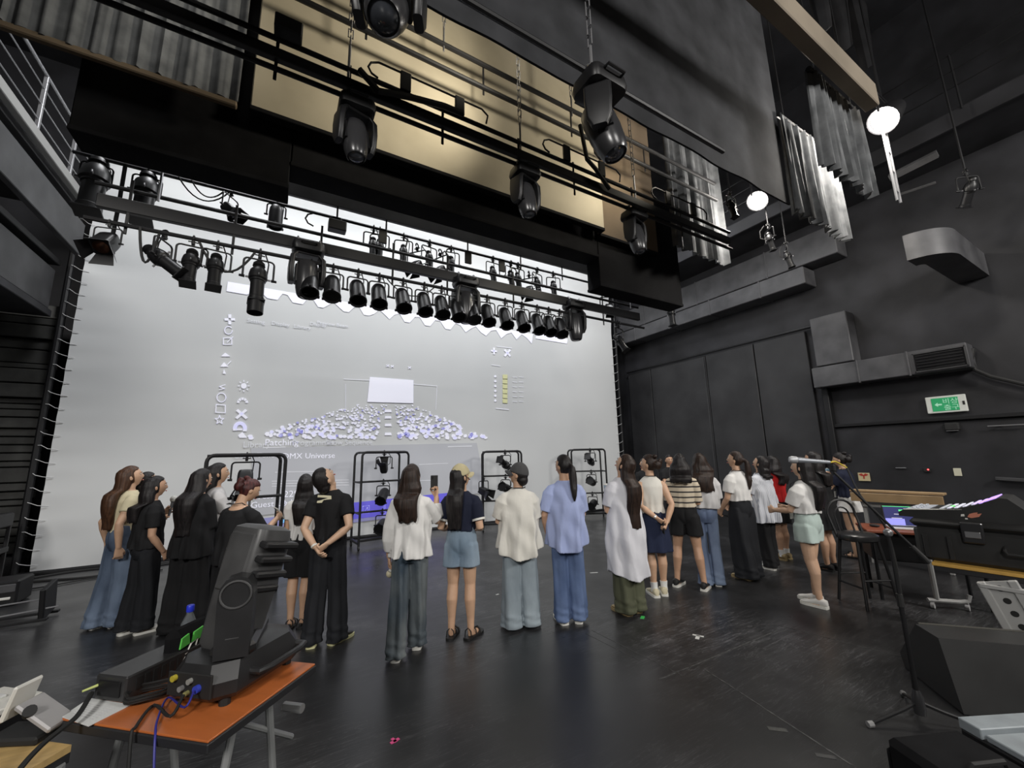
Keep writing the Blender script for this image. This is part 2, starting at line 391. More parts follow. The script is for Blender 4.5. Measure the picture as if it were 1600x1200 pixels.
stext('Library', 379, 699, .17, M_PROJ2); stext('Patching', 413, 696, .19); stext('Programmer', 456, 695.5, .17, M_PROJ2); stext('Show Sequence', 509, 695, .16, M_PROJ2)
stext('DMX Universe', 441, 717, .17); stext('Color Tone', 364, 716, .15, M_PROJ2); stext('ress', 403, 780, .17); stext('1 229', 430, 778, .19); stext('Guest User', 391, 794, .17); stext('Public', 438, 791, .18)
stext('Display', 484, 508, .12, M_PROJ2); stext('Setting', 386, 503, .12, M_PROJ2); stext('Display', 424, 507, .12, M_PROJ2); stext('Library', 459, 512, .12, M_PROJ2); stext('Preview Beam', 495, 506, .12, M_PROJ2)

# left wing: stacked dark boards beyond the screen
M_BOARD = scuffed('stained_black_boards', (.02, .02, .019), (.045, .045, .042), 3, .5)
wb = empty('board_stack', (-5.2, 10.35, 0)); tag(wb, 'tall wall of horizontal dark boards left of the screen', 'boards')
z = .32; rb = random.Random(5)
while z < 4.6:
    h_ = rb.choice((.1, .14, .19, .26)); MB().box((rb.uniform(-.03, .03), rb.uniform(-.04, .06), z + h_/2), (3.2, .12, h_-.016), .012).build('board', M_BOARD, wb); z += h_
MB().box((-.0, .18, 2.3), (3.1, .1, 4.6)).build('backing', M_BLACKFAB, wb)
MB().box((0, 0, .15), (3.2, .3, .3), .01).build('plinth', M_STEEL, wb)

# left gallery
gl = empty('left_gallery', (-3.6, 6.2, 0)); tag(gl, 'steel gallery with railing along the left side', 'gallery')
x0 = .2
MB().box((-.8, 0, 6.46), (1.9, 7.4, .13), .01).build('walkway', M_GAL, gl)
MB().box((x0+.05, 0, 6.5), (.09, 7.4, .16), .01).build('edge_beam', mat('pale_steel_edge', (.26, .26, .25), .5), gl)
MB().box((x0-.03, 0, 5.87), (.1, 7.4, .6), .01).build('upper_fascia', M_GAL, gl)
MB().box((x0-.3, 0, 4.85), (.1, 7.4, .72), .01).build('lower_fascia', M_GAL, gl)
MB().box((x0-.35, 0, 5.35), (.3, 7.4, .1), .01).build('lower_flange', M_STEEL, gl)
MB().box((-.95, 0, 4.4), (1.9, 7.4, .12), .01).build('soffit', M_WALL, gl)
for y in (-2.4, -.9, .5, 1.75, 2.85, 3.6): MB().box((x0, y, 7.06), (.05, .05, 1.0), .005).build('post', M_STEELW, gl)
for z in (6.82, 7.08, 7.34): MB().cyl((x0, -3.6, z), (x0, 3.65, z), .011, .011, 6).build('rail_wire', M_STEELW, gl)
MB().cyl((x0, -3.6, 7.57), (x0, 3.65, 7.57), .025, .025, 8).build('handrail', M_STEELW, gl)

# right wall: sliding doors, ledge, ducts
def wx(px, py, x=11.0): return AX(px, py, x)
dz = 4.6; seams = [985, 1021, 1110, 1188, 1274]
dr = empty('door_1', (10.94, 0, 0)); struct(dr)
for a, b_ in zip(seams, seams[1:]):
    ya, yb = wx(a, 600).y, wx(b_, 600).y
    MB().box((0, (ya+yb)/2, dz/2), (.08 if a % 2 else .11, ya-yb-.03, dz-.02), .008).build('door_panel', M_DOOR, dr)
MB().cyl((-.07, 10.3, dz+.05), (-.07, 4.3, dz+.05), .035, .035, 8).build('door_track', M_STEEL, dr)
ys = wx(1107, 600).y; MB().box((-.06, ys, dz/2), (.01, .018, dz-.1)).build('door_seam', M_GAL, dr)
struct(MB().box((10.93, 0.2, 2.27), (.14, 8.2, .07), .01).build('trim_1', M_STEEL))
struct(MB().box((10.96, 0.2, 1.12), (.08, 8.2, 2.2), .01).build('trim_2', M_WALL))
struct(MB().box((10.9, 4.3, 2.4), (.2, .12, 4.8), .01).build('trim_3', M_STEEL))
def duct(label, y0, y1, z0, z1, depth, flanges, name='air_duct'):
    d = empty(name, (10.975 - depth/2, (y0+y1)/2, z0)); tag(d, label, 'duct')
    MB().box((0, 0, (z1-z0)/2), (depth, y1-y0, z1-z0), .015).build('casing', M_DUCT, d)
    for y in flanges: MB().box((0, y-(y0+y1)/2, (z1-z0)/2), (depth+.03, .03, z1-z0+.03), .005).build('flange', M_DUCT, d)
    return d
duct('long lower dark duct run high along the right wall towards the screen', 4.18, 10.3, 5.6, 6.02, .55, (5.2, 6.6, 8.0, 9.4))
duct('upper dark duct run above the longest one on the right wall', 3.5, 10.3, 6.06, 6.75, .5, (5.0, 7.0, 9.0))
duct('upright dark duct box dropping beside the black doors', wx(1336, 570, 10.6).y, wx(1276, 570, 10.6).y, 3.62, 4.75, .4, ())
d3 = duct('level dark duct with a grille end above the green exit sign', 1.95, 4.4, 3.14, 3.6, .4, (2.75, 3.55))
g = MB(); yc = (1.95+4.4)/2
for i in range(6): g.box((-.215, 2.32-yc, .07 + i*.055), (.02, .62, .012))
gg = MB().box((-.205, 2.32-yc, .215), (.012, .66, .34), .004).build('grille_plate', M_BLACKFAB, d3)
g.build('grille_slats', M_STEEL, d3)
gf = MB()
for z in (.04, .39): gf.box((-.215, 2.32-yc, z), (.02, .7, .025))
for y in (-.35, .35): gf.box((-.215, 2.32-yc+y, .215), (.02, .025, .37))
gf.build('grille_frame', M_GAL, d3)
# bent duct high on the right
bd = empty('air_duct', (9.2, 2.0, 0)); tag(bd, 'bent grey duct with rounded corner jutting out high at right', 'duct')
p0 = AX(1415, 395, 8.8); rings = []
for i in range(11):
    a = PI/2*i/10; c = Vector((p0.x - 9.2 + .5*(1-math.cos(a)), p0.y - 2.0 - .0 - .5*math.sin(a), 0))
    nrm = Vector((math.cos(a), math.sin(a), 0))
    rings.append([(c.x - nrm.x*0 + u*.0 + (0), c.y, p0.z + w_) if False else (c.x + nrm.x*u, c.y + nrm.y*u, p0.z + w_) for u, w_ in ((0, -.14), (0, .3), (.4, .3), (.4, -.14))])
e_ = rings[-1]; rings.append([(x+1.68, y, z) for x, y, z in e_])
MB().loft(rings).build('casing', M_DUCT, bd, 30)
# right gallery rails and bars
rg = empty('right_gallery', (9.4, 3, 0)); tag(rg, 'dark gallery with thin pale rails high above the right wall', 'gallery')
MB().box((.9, 0, 7.3), (1.5, 11, .18), .01).build('walkway', M_WALL, rg)
MB().box((.13, 0, 7.2), (.06, 11, .3), .01).build('fascia', M_WALL, rg)
for z in (7.75, 8.05, 8.35): MB().cyl((.1, -5, z), (.1, 5.4, z), .014, .014, 6).build('rail', M_STEEL, rg)
for i in range(8): MB().cyl((.1, -4.6+i*1.4, 7.3), (.1, -4.6+i*1.4, 8.36), .018, .018, 6).build('post', M_STEEL, rg)
for (a, b_) in (((1390, 278), (1465, 240)), ((1402, 305), (1462, 285))):
    q0, q1 = AX(a[0], a[1], 8.6), AX(b_[0], b_[1], 8.6)
    MB().tube([q0 - Vector((9.4, 3, 0)), q1 - Vector((9.4, 3, 0))], .07 if a[1] == 278 else .02, 4).build('crossbar', M_GAL, rg)

# signs on the right wall
ex = empty('exit_sign', (10.96, 2.44, 2.55)); tag(ex, 'green and white emergency exit sign with an arrow on the black wall', 'sign')
MW = mat('sign_white', (.62, .64, .6), .5); MG = mat('sign_green', (.03, .32, .13), .4, emit=((.03, .5, .18), .12)); MGW = mat('sign_mint', (.4, .75, .55), .4, emit=((.4, .8, .6), .12))
MB().box((0, 0, 0), (.05, .54, .32), .01).build('case', MW, ex)
MB().box((-.028, .01, 0), (.008, .36, .25), .003).build('green_panel', MG, ex)
MB().box((-.028, -.235, .0), (.008, .03, .07), .002).build('indicator', M_RUB, ex)
EM = Matrix(((0, 0, -1, -.034), (-1, 0, 0, 0), (0, 1, 0, 0), (0, 0, 0, 1)))
ar = MB(); ar.prism([(-.15, 0), (-.105, .04), (-.105, .015), (-.05, .015), (-.05, -.015), (-.105, -.015), (-.105, -.04)], 0, .003, EM); ar.build('arrow', MGW, ex)
text('sign_words', '비상', .115, MGW, ex, EM @ TR(-.04, .012, 0)); text('sign_words', '출구', .115, MGW, ex, EM @ TR(-.035, -.105, 0))
ws = empty('wall_notice', (10.9, 3.87, 1.16)); tag(ws, 'small cream and red notice on the black wall behind the table', 'sign')
MB().box((0, 0, 0), (.02, .2, .17), .003).build('plate', mat('notice_cream', (.5, .42, .25), .5), ws)
mb = MB(); mb.prism([(-.085, .05), (-.03, .075), (0, .04), (.03, .075), (.085, .05), (.04, .02), (.012, .02), (.012, -.04), (-.012, -.04), (-.012, .02), (-.04, .02)], 0, .003, Matrix(((0, 0, -1, -.011), (-1, 0, 0, 0), (0, 1, 0, 0), (0, 0, 0, 1)))); mb.build('red_print', mat('notice_red', (.35, .03, .02), .5), ws)
sw = MB().box((10.915, 2.47, 1.29), (.02, .1, .14), .004).build('light_switch', mat('switch_cream', (.6, .58, .45), .5)); tag(sw, 'pale cream switch plate on the black right wall', 'switch')
mb = MB().box((0, 0, .02), (.03, .1, .07), .004).build('box', M_RUB, None); 
cb = empty('control_box', (10.9, 2.87, 1.3)); tag(cb, 'small black control box with red pilot light on the wall', 'box'); mb.parent = cb
MB().ell((-.018, -.02, .03), (.006, .013, .013), 8, 6).build('pilot_light', mat('red_led', (.5, .02, .02), .3, emit=((1, .05, .05), 6)), cb)
MB().box((0, .38, .055), (.02, .16, .02), .004).build('handle', M_STEELW, cb)
em = empty('wall_lamp', (10.86, 2.4, 2.12)); tag(em, 'small black lantern-like box under the exit sign', 'lamp')
MB().box((0, 0, 0), (.14, .2, .14), .02).build('housing', M_RUB, em); MB().box((-.03, 0, -.075), (.06, .16, .012), .004).build('lens', M_STEELW, em)
for (a, b_, r) in (((1543, 666), (1605, 663), .012), ((1556, 748), (1620, 752), .035)):
    q0, q1 = wx(*a, 10.85), wx(*b_, 10.85); o = empty('wall_rail', q0); MB().tube([(0, 0, 0), q1-q0], r, 6).build('bar', M_STEELW if r < .02 else M_GAL, o); MB().box((.07, (q1-q0).y*.3, 0), (.13, .03, .02)).build('bracket', M_STEEL, o)
    tag(o, 'thin pale rail on the black wall at the right edge' if r < .02 else 'thick dull grab bar low on the black wall at the right edge', 'rail')
cbm = MB(); pts = [wx(1520, 545, 10.9), wx(1517, 565, 10.85), wx(1524, 578, 10.85), wx(1548, 588, 10.85), wx(1600, 600, 10.85), wx(1640, 606, 10.85)]
cbm.tube(pts, .035, 8); tag(cbm.build('wall_cable', M_RUB), 'thick black cable looping down the right wall past the grille', 'cable')

# borders and drapes over the stage
def drape(name, label, x0, x1, z0, z1, y, m, pleats=14, amp=.05, hem=None, cat='curtain', thick=.02, seed=1):
    mb = MB(); n = max(24, int(pleats*10)); rows = 10; vs = []; rn = random.Random(seed); ph = [rn.uniform(0, 6) for _ in range(4)]
    for side in (0, 1):
        for k in range(rows+1):
            t = k/rows
            for i in range(n+1):
                u = i/n; a = amp*(.5+.5*t)
                yy = a*(math.sin(u*pleats*2*PI + 2.2*math.sin(u*9+ph[0]) + 1.3*math.sin(u*23+ph[2])) + .45*math.sin(u*pleats*4.4*PI+ph[1] + t*1.5)) + side*thick
                vs.append((x0+(x1-x0)*u + .012*math.sin(u*31+t*3), yy, z1 + (z0-z1)*t + (.012*math.sin(u*pleats*2*PI+1) if k == rows else 0)))
    fs = []; W = n+1; H = (rows+1)*W
    for k in range(rows):
        for i in range(n):
            a = k*W+i; fs += [(a, a+W, a+W+1, a+1), (H+a, H+a+1, H+a+W+1, H+a+W)]
    for i in range(n): a = rows*W+i; fs.append((a, H+a, H+a+1, a+1)); fs.append((i, i+1, H+i+1, H+i))
    for k in range(rows): a = k*W; fs.append((a, H+a, H+a+W, a+W)); a = k*W+n; fs.append((a, a+W, H+a+W, H+a))
    mb.add([(x - (x0+x1)/2, yy, z) for x, yy, z in vs], fs)
    r = empty(name, ((x0+x1)/2, y, 0)); tag(r, label, cat)
    mb.build('cloth', m, r, 60)
    MB().cyl((x0-(x0+x1)/2, .01, z1), (x1-(x0+x1)/2, .01, z1), .03, .03, 8).build('batten_pipe', M_STEEL, r)
    for k, xx in enumerate((x0+.15, x1-.15)): MB().cyl((xx-(x0+x1)/2, .01, z1), (xx-(x0+x1)/2, .01, 11), .008, .008, 6).build('suspension_wire', M_STEEL, r)
    if hem: MB().box((0, .02, z0-.02), (x1-x0, .06, .06), .01).build('hem_board', hem, r)
    return r
def slab(name, label, x0, x1, z0, z1, y0, y1, m, cat, rail=True):
    r = empty(name, ((x0+x1)/2, (y0+y1)/2, z0)); tag(r, label, cat)
    MB().box((0, 0, (z1-z0)/2), (x1-x0, y1-y0, z1-z0), .01).build('panel', m, r, 0)
    if rail: MB().box((0, 0, .02), (x1-x0+.01, y1-y0+.02, .05), .006).build('lower_rail', M_BLACKFAB, r, 0)
    return r
YP = 4.3
zt = AY(700, 276, YP).z
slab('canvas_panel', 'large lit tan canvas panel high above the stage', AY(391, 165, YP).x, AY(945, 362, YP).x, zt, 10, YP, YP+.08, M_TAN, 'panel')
slab('canvas_panel', 'narrow unlit strip of the tan canvas, its shade coloured brown', AY(945, 362, YP).x, AY(1036, 390, YP).x, zt-.03, 10, YP+.1, YP+.18, M_BROWN, 'panel')  # tan wall beyond the light's edge, its shade painted as darker cloth
XB0, XB1 = AY(118, 237, YP+.4).x, AY(1080, 450, YP).x
zl = AY(300, 280, YP+.5).z; zm = AY(700, 353, YP+.5).z; zr = AY(1080, 495, YP+.5).z
xs0, xs1 = AY(449, 300, YP).x, AY(952, 440, YP).x
slab('black_border', 'black header panel above the screen, left part with the lower edge', XB0, xs0, zl, 10, YP+.2, YP+.5, M_BLACKFAB, 'border')
slab('black_border', 'black header panel above the screen, long middle part under the tan canvas', xs0+.005, xs1-.005, zm, zt+1.2, YP+.2, YP+.5, M_BLACKFAB, 'border')
slab('black_border', 'black header panel above the screen, deep right end part', xs1, XB1, zr, zt+1.2, YP+.2, YP+.5, M_BLACKFAB, 'border')
zd = AY(366, 161, YP-.1).z
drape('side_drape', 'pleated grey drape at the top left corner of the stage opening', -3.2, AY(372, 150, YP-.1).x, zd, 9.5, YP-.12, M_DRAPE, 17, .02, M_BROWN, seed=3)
drape('side_drape', 'pleated grey drape right of the shaded canvas strip', AY(1046, 395, YP).x, AY(1128, 425, YP).x, AY(1090, 405, YP).z, 9.5, YP-.12, M_DRAPE, 7, .05, None, seed=4)
Y2 = 2.25
z2 = AY(900, 134, Y2).z; xa = AY(1238, 330, Y2).x; xb = AY(1327, 386, Y2).x
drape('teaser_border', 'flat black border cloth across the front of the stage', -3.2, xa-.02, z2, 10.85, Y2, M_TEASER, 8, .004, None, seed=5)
drape('side_drape', 'pleated grey drape hanging near the lower bright lamp', xa, xb, AY(1290, 358, Y2).z, AY(1228, 190, Y2).z, Y2-.02, M_DRAPE, 9, .05, None, seed=6)
Y3 = 1.62
drape('side_drape', 'pleated grey drape hanging beside the upper bright lamp', AY(1290, 250, Y3).x, AY(1366, 310, Y3).x, AY(1340, 290, Y3).z, AY(1290, 130, Y3).z, Y3, M_DRAPE, 9, .045, None, seed=7)
tb0 = AY(1164, 0, 1.5)
slab('tan_beam', 'plain tan-faced beam crossing the ceiling at upper right', -1, AY(1354, 184, 1.5).x, tb0.z, tb0.z+.3, 1.36, 1.5, scuffed('beam_tan', (.2, .165, .12), (.24, .2, .15), 1, .7), 'beam', False)
pp = MB(); q = AY(1400, 315, 1.62)
for dx in (-.02, .1): pp.cyl((q.x+dx, 1.6, q.z), (q.x+dx, 1.6, q.z+1.5), .016, .016, 6)
r_ = empty('ladder_pipe', (0, 0, 0)); pp.build('upright', M_STEELW, r_); tag(r_, 'pair of thin upright pipes beside the upper bright lamp', 'pipe')
sl = MB(); 
for i in range(4): sl.cyl((q.x-.02, 1.6, q.z+.15+i*.3), (q.x+.1, 1.6, q.z+.15+i*.3), .01, .01, 6)
sl.build('rungs', M_STEELW, r_)

for i, (px, py, l) in enumerate(((1285, 25, 'black cloth bundle hanging behind the tan beam, nearest the top edge'), (1318, 55, 'black cloth bundle hanging behind the tan beam, middle one of three'), (1352, 85, 'black cloth bundle hanging behind the tan beam, nearest the upper lamp'))):
    p = AY(px, py, 1.78); o = empty('cloth_bundle', p); rings = []
    for k in range(9):
        t = k/8; rings.append([Vector(((.3-.16*t)*math.cos(a)*(1+.12*math.sin(3*a+i)), .12*(1-.4*t)*math.sin(a), .9 - 1.15*t + .12*math.cos(a)*(k > 5))) for a in [2*PI*q/16 for q in range(16)]])
    MB().loft(rings).build('cloth', M_BLACKFAB, o); MB().cyl((0, 0, .85), (0, 0, 11-p.z), .01, .01, 6).build('suspension_wire', M_STEEL, o); tag(o, l, 'cloth')
# ---------------------------------------------------------------- lighting rig
M_FIX = mat('black_fixture_paint', (.008, .008, .009), .42, spec=.4)
M_FIXG = mat('grey_fixture_plastic', (.028, .028, .03), .28, spec=.6)
M_LENS = mat('lens_glass', (.05, .055, .065), .06, spec=.9)
M_RED = mat('fresnel_amber_inside', (.09, .03, .012), .4)
def Xon(px, Y, z):
    a = ROT.T @ np.array([0, Y, z-CAMH]); b = ROT.T @ np.array([1, 0, 0])
    k = (px-CX)/FPX; return (k*a[2]-a[0])/(b[0]-k*b[2])
def clamp_yoke(root, wd, drop, m=M_FIX):
    c = MB(); c.tube(arc((0, 0, 0), .036, -.4, PI+.5, 8, 'yz'), .011, 6); c.box((0, 0, -.055), (.035, .05, .06), .006); c.cyl((-.05, .0, -.045), (.05, 0, -.045), .008, .008, 6)
    c.build('clamp', m, root)
    h = wd/2; r = .04
    MB().tube([(-h, 0, -drop), (-h, 0, -.1-r)] + [(-h+r-r*math.cos(a), 0, -.1-r+r*math.sin(a)) for a in (.5, 1.1)] + [(-h+r, 0, -.1), (h-r, 0, -.1)] + [(h-r+r*math.sin(a), 0, -.1-r+r*math.cos(a)) for a in (.5, 1.1)] + [(h, 0, -.1-r), (h, 0, -drop)], .011, 6).build('yoke', m, root)
    for sx in (-1, 1): MB().cyl((sx*(h-.02), 0, -drop), (sx*(h+.035), 0, -drop), .018, .014, 8).build('tilt_knob', m, root)
    return Matrix.Translation((0, 0, -drop))
def cable(root, m=M_RUB, s=1): MB().tube([(.03, .06*s, -.3), (.09, .13*s, -.24), (.1, .12*s, -.08), (.05, .05, .02)], .008, 5).build('power_lead', m, root)
def par(tilt, rear=True):
    r = empty('par_can'); M = clamp_yoke(r, .27, .3) @ RX(-math.radians(tilt))
    MB().lathe([(.02, .2), (.05, .197), (.08, .175), (.098, .13), (.104, .06), (.104, -.19), (.096, -.19), (.09, -.1), (.02, -.09)], 20, M).build('can', M_FIX, r)
    g = MB(); g.lathe([(.104, -.18), (.116, -.182), (.116, -.205), (.098, -.205), (.098, -.18)], 20, M)
    for k in range(3):
        a = k*2.1+.5; g.box((.122*math.cos(a), .122*math.sin(a), -.19), (.03, .03, .03), .004, M)
    g.build('gel_frame', M_FIX, r); MB().lathe([(.088, -.105), (.05, -.12), (.01, -.125)], 16, M).build('lens', M_LENS, r)
    cable(r); return r
def profile(tilt, L=1.0, hat=False):
    r = empty('profile_spotlight'); M = clamp_yoke(r, .3, .33) @ RX(-math.radians(tilt)) @ Matrix.Scale(L, 4)
    MB().lathe([(.02, .27), (.055, .265), (.075, .24), (.08, .2), (.062, .19), (.07, .17), (.105, .12), (.118, .05), (.118, -.01), (.1, -.03)], 20, M).build('lamp_housing', M_FIX, r)
    MB().lathe([(.1, -.02), (.1, -.05), (.088, -.06), (.088, -.3), (.098, -.31), (.098, -.36), (.085, -.36), (.08, -.2), (.01, -.2)], 20, M).build('lens_tube', M_FIX, r)
    g = MB(); g.box((0, 0, -.375), (.21, .21, .02), .004, M)
    g.build('colour_frame', M_FIX, r)
    for k in range(4): MB().box((.13*math.cos(k*PI/2), .13*math.sin(k*PI/2), .0), (.05 if k % 2 == 0 else .012, .012 if k % 2 == 0 else .05, .03), .003, M).build('shutter_handle', M_STEELW, r)
    MB().lathe([(.09, -.365), (.05, -.372), (.01, -.375)], 16, M).build('lens', M_LENS, r)
    if hat: MB().lathe([(.1, -.38), (.1, -.55), (.095, -.55), (.095, -.38)], 20, M).build('top_hat', M_FIX, r)
    cable(r); return r
def fresnel(tilt, L=1.0, doors=True, inside=None):
    r = empty('fresnel_spotlight'); M = clamp_yoke(r, .34, .34) @ RX(-math.radians(tilt)) @ Matrix.Scale(L, 4)
    MB().loft([[Vector((x, y, z)) for x, y in rounded_rect(w_, w_, .05)] for w_, z in ((.1, .17), (.2, .15), (.23, .1), (.24, .0), (.24, -.12), (.26, -.13), (.26, -.16))], True, M).build('housing', M_FIX, r)
    MB().lathe([(.1, -.165), (.07, -.185), (.01, -.19)], 18, M).build('lens', inside or M_LENS, r)
    if doors:
        for k in range(4):
            MB().loft([[(-.11, .125, -.16), (.11, .125, -.16), (.11, .13, -.165), (-.11, .13, -.165)], [(-.15, .2, -.32), (.15, .2, -.32), (.15, .205, -.325), (-.15, .205, -.325)]], True, M @ RZ(k*PI/2)).build('barn_door', M_FIX, r)
    cable(r); return r
def mover(scale=1.0, tilt=0, pan=0):
    r = empty('moving_head_light'); S = Matrix.Scale(scale, 4)
    b = MB(); b.loft([[Vector((x, y, z)) for x, y in rounded_rect(w_, d_, .06)] for w_, d_, z in ((.26, .22, -.03), (.34, .28, -.05), (.36, .3, -.12), (.34, .28, -.16), (.2, .2, -.18))], True, S); b.build('base', M_FIX, r)
    for sx in (-1, 1):
        c = MB(); c.tube([(sx*.12, .04*math.cos(a), .04*math.sin(a)) for a in (-.6, .2, 1, 1.8, 2.6, 3.4)], .012, 6, True, S); c.box((sx*.12, 0, -.03), (.04, .05, .05), .005, S); c.build('clamp', M_STEELW, r)
    for sy in (-1, 1): MB().tube([(-.08, sy*.15, -.09), (-.08, sy*.19, -.09), (.08, sy*.19, -.09), (.08, sy*.15, -.09)], .012, 6, True, S).build('handle', M_FIX, r)
    P = S @ RZ(math.radians(pan))
    y = MB()
    for sx in (-1, 1): y.loft([[Vector((sx*(.165 + dx) + x, yy, z)) for x, yy in rounded_rect(.055, w_, .02)] for dx, w_, z in ((-.05, .16, -.18), (0, .2, -.24), (.008, .2, -.36), (.006, .18, -.5), (-.002, .11, -.57))], True, P)
    y.box((0, 0, -.19), (.26, .16, .03), .01, P); y.build('yoke', M_FIX, r)
    H = P @ TR(0, 0, -.44) @ RX(-math.radians(tilt))
    MB().lathe([(.03, .19), (.085, .18), (.115, .14), (.125, .06), (.125, -.06), (.115, -.18), (.098, -.26), (.085, -.28), (.08, -.265), (.02, -.255)], 24, H).build('head', M_FIXG, r)
    for sx in (-1, 1): MB().loft([[Vector((sx*.116 + x, yy, z)) for x, yy in rounded_rect(.03, .12, .012)] for z in (.1, -.12)], True, H).build('head_side_cover', M_FIX, r)
    MB().lathe([(.079, -.268), (.05, -.285), (.01, -.29)], 20, H).build('lens', M_LENS, r)
    return r
PROTO = {}
SCALES = dict(par=.88, mover=.84, mover_mid=.92, mover_near2=.95, fres_big=.62, prof_tilt=.85, prof_s=.85, prof_hat=.95, prof_L=.86, prof_L2=.86, fres_s=.75, par_s=.8, prof_xs=.9, prof_end=.8)
def hang_it(key, maker, loc, rz=0, label=None, cat='stage light', group=None):
    if key not in PROTO: PROTO[key] = maker(); o = PROTO[key]
    else: o = copy_tree(PROTO[key])
    o.location = loc; o.rotation_euler = (0, 0, rz); k_ = SCALES.get(key, 1.0); o.scale = (k_, k_, k_); tag(o, label, cat)
    PROTO['last'] = o.name
    if group: o['group'] = group
    elif 'group' in o: del o['group']
    return o
def batten(name, label, x0, x1, y, pipes, race=None, hangers=(), boxes=(), loops=(), chains=(), ztop=11.0, m_race=M_FIX, r_pipe=.022):
    o = empty(name, ((x0+x1)/2, y, 0)); tag(o, label, 'batten'); cx = (x0+x1)/2
    for (nm, dy, z) in pipes: MB().cyl((x0-cx, dy, z), (x1-cx, dy, z), r_pipe, r_pipe, 8).build(nm, M_STEEL if m_race is M_FIX else m_race, o)
    if race: MB().box((0, race[0], (race[1]+race[2])/2), (x1-x0-.1, .06, race[2]-race[1]), .006).build('cable_raceway', m_race, o)
    zs = [p[2] for p in pipes] + ([race[1], race[2]] if race else [])
    for x in hangers: MB().box((x-cx, .03, (min(zs)+max(zs))/2), (.025, .012, max(zs)-min(zs)+.16), .003).build('hanger', M_STEEL, o)
    for x in boxes: MB().box((x-cx, -.07, max(zs)+.06), (.2, .12, .13), .01).build('socket_box', M_FIX, o)
    for x in loops:
        zt_ = max(zs); MB().tube([(x-cx-.55, -.02, zt_+.02)] + [(x-cx-.57+.07*math.cos(a)*-1*0 - .07*math.sin(a), -.02, zt_+.1-.07*math.cos(a)) for a in (.6, 1.5, 2.4)] + [(x-cx-.55, -.02, zt_+.19), (x-cx+.5, -.02, zt_+.19), (x-cx+.57, -.02, zt_+.14), (x-cx+.55, -.02, zt_+.04)], .01, 6).build('cable_guard', M_STEEL, o)
        for dx in (-.3, .25): MB().box((x-cx+dx, -.02, zt_+.11), (.1, .03, .2), .005).build('guard_plate', M_FIX, o)
    for x in chains:
        mb = MB(); z = max(zs)
        mb.cyl((x-cx, 0, z-.1), (x-cx, 0, z+.25), .012, .012, 6); z += .25; k = 0
        while z < ztop - .1 and k < 40:
            e = .02; pts = [((e if k % 2 else 0)*s1 + x-cx, (0 if k % 2 else e)*s1, z + zz) for s1, zz in ((-1, 0), (-1, .09), (1, .09), (1, 0))]
            mb.tube(pts, .006, 5, closed=True); z += .085; k += 1
        if z < ztop: mb.cyl((x-cx, 0, z), (x-cx, 0, ztop), .004, .004, 5)
        mb.build('hanging_chain', M_STEELW, o)
    return o
def sag_cable(o, pts, r=.012):
    q = [Vector(p) - Vector(o.location) for p in pts]; MB().tube(q, r, 6).build('cable', M_RUB, o)

# batten over the front with moving heads
Y1 = 3.3; zlo = AY(700, 214, Y1).z; zup = AY(700, 175, Y1).z
xe = Xon(1143, Y1, zlo)
b1 = batten('lighting_batten', 'front lighting batten crossing the tan canvas, moving heads below it', -3.1, xe, Y1, [('lower_pipe', 0, zlo), ('upper_pipe', 0, zup)], (0, zlo+.08, zlo+.18),
       hangers=[Xon(p, Y1, zlo) for p in (430, 545, 693, 813, 900, 992, 1068)], boxes=[Xon(p, Y1, zup) for p in (450,)], loops=[Xon(p, Y1, zup) for p in (680, 915, 1065)],
       chains=[Xon(p, Y1, zup) for p in (545, 813, 992)])
sag_cable(b1, [(Xon(560, Y1, zup), Y1-.06, zup-.02), (Xon(590, Y1, zup), Y1-.07, zlo+.12), (Xon(640, Y1, zup), Y1-.07, zlo+.2), (Xon(690, Y1, zup), Y1-.07, zlo+.26), (Xon(720, Y1, zup), Y1-.05, zup)], .03)
sag_cable(b1, [(Xon(905, Y1, zup), Y1-.06, zup+.55), (Xon(912, Y1, zup), Y1-.07, zup+.1), (Xon(925, Y1, zup), Y1-.07, zlo+.3), (Xon(945, Y1, zup), Y1-.07, zlo+.1)], .025)
for px, l in ((558, 'moving head light at the left of the front batten, before the tan canvas'), (820, 'moving head light in the middle of the front batten, before the tan canvas'), (990, 'moving head light at the right of the front batten, near its lit end')):
    hang_it('mover', lambda: mover(1.0, 12, 15), (Xon(px, Y1, zlo), Y1, zlo), 0, l)
# double pipe behind it, close to the canvas
Yd = 3.95; za, zb = AY(700, 110, Yd).z, AY(700, 73, Yd).z
batten('pipe_truss', 'double black pipe truss close before the tan canvas', -.6, Xon(1120, Yd, za), Yd, [('lower_pipe', 0, za), ('upper_pipe', 0, zb)], None, hangers=[Xon(p, Yd, za) for p in (573, 757, 895, 1010)], chains=[Xon(895, Yd, za), Xon(693, Yd, za)], r_pipe=.03)
# nearest batten with two large moving heads
Y0 = 1.85; ztop0 = AY(935, 122, Y0).z
b0 = batten('lighting_batten', 'nearest lighting batten, high at the top of the photo, in the dark', -2.5, Xon(1130, Y0, ztop0), Y0, [('lower_pipe', 0, ztop0)], None, chains=[Xon(925, Y0, ztop0)])
hang_it('mover_near', lambda: mover(.95, 25, -25), (Xon(612, Y0, ztop0), Y0, ztop0+.1), 0, 'moving head light cut by the top edge of the photo')
hang_it('mover_near2', lambda: mover(1.0, 18, 40), (Xon(935, Y0, ztop0), Y0, ztop0), 0, 'large dark moving head light under the black ceiling right of centre')
hang_it('mover_near3', lambda: mover(.8, 10, 10), (Xon(428, Y0, ztop0), Y0, ztop0+.1), 0, 'dark moving head light at the top edge above the grey drape')

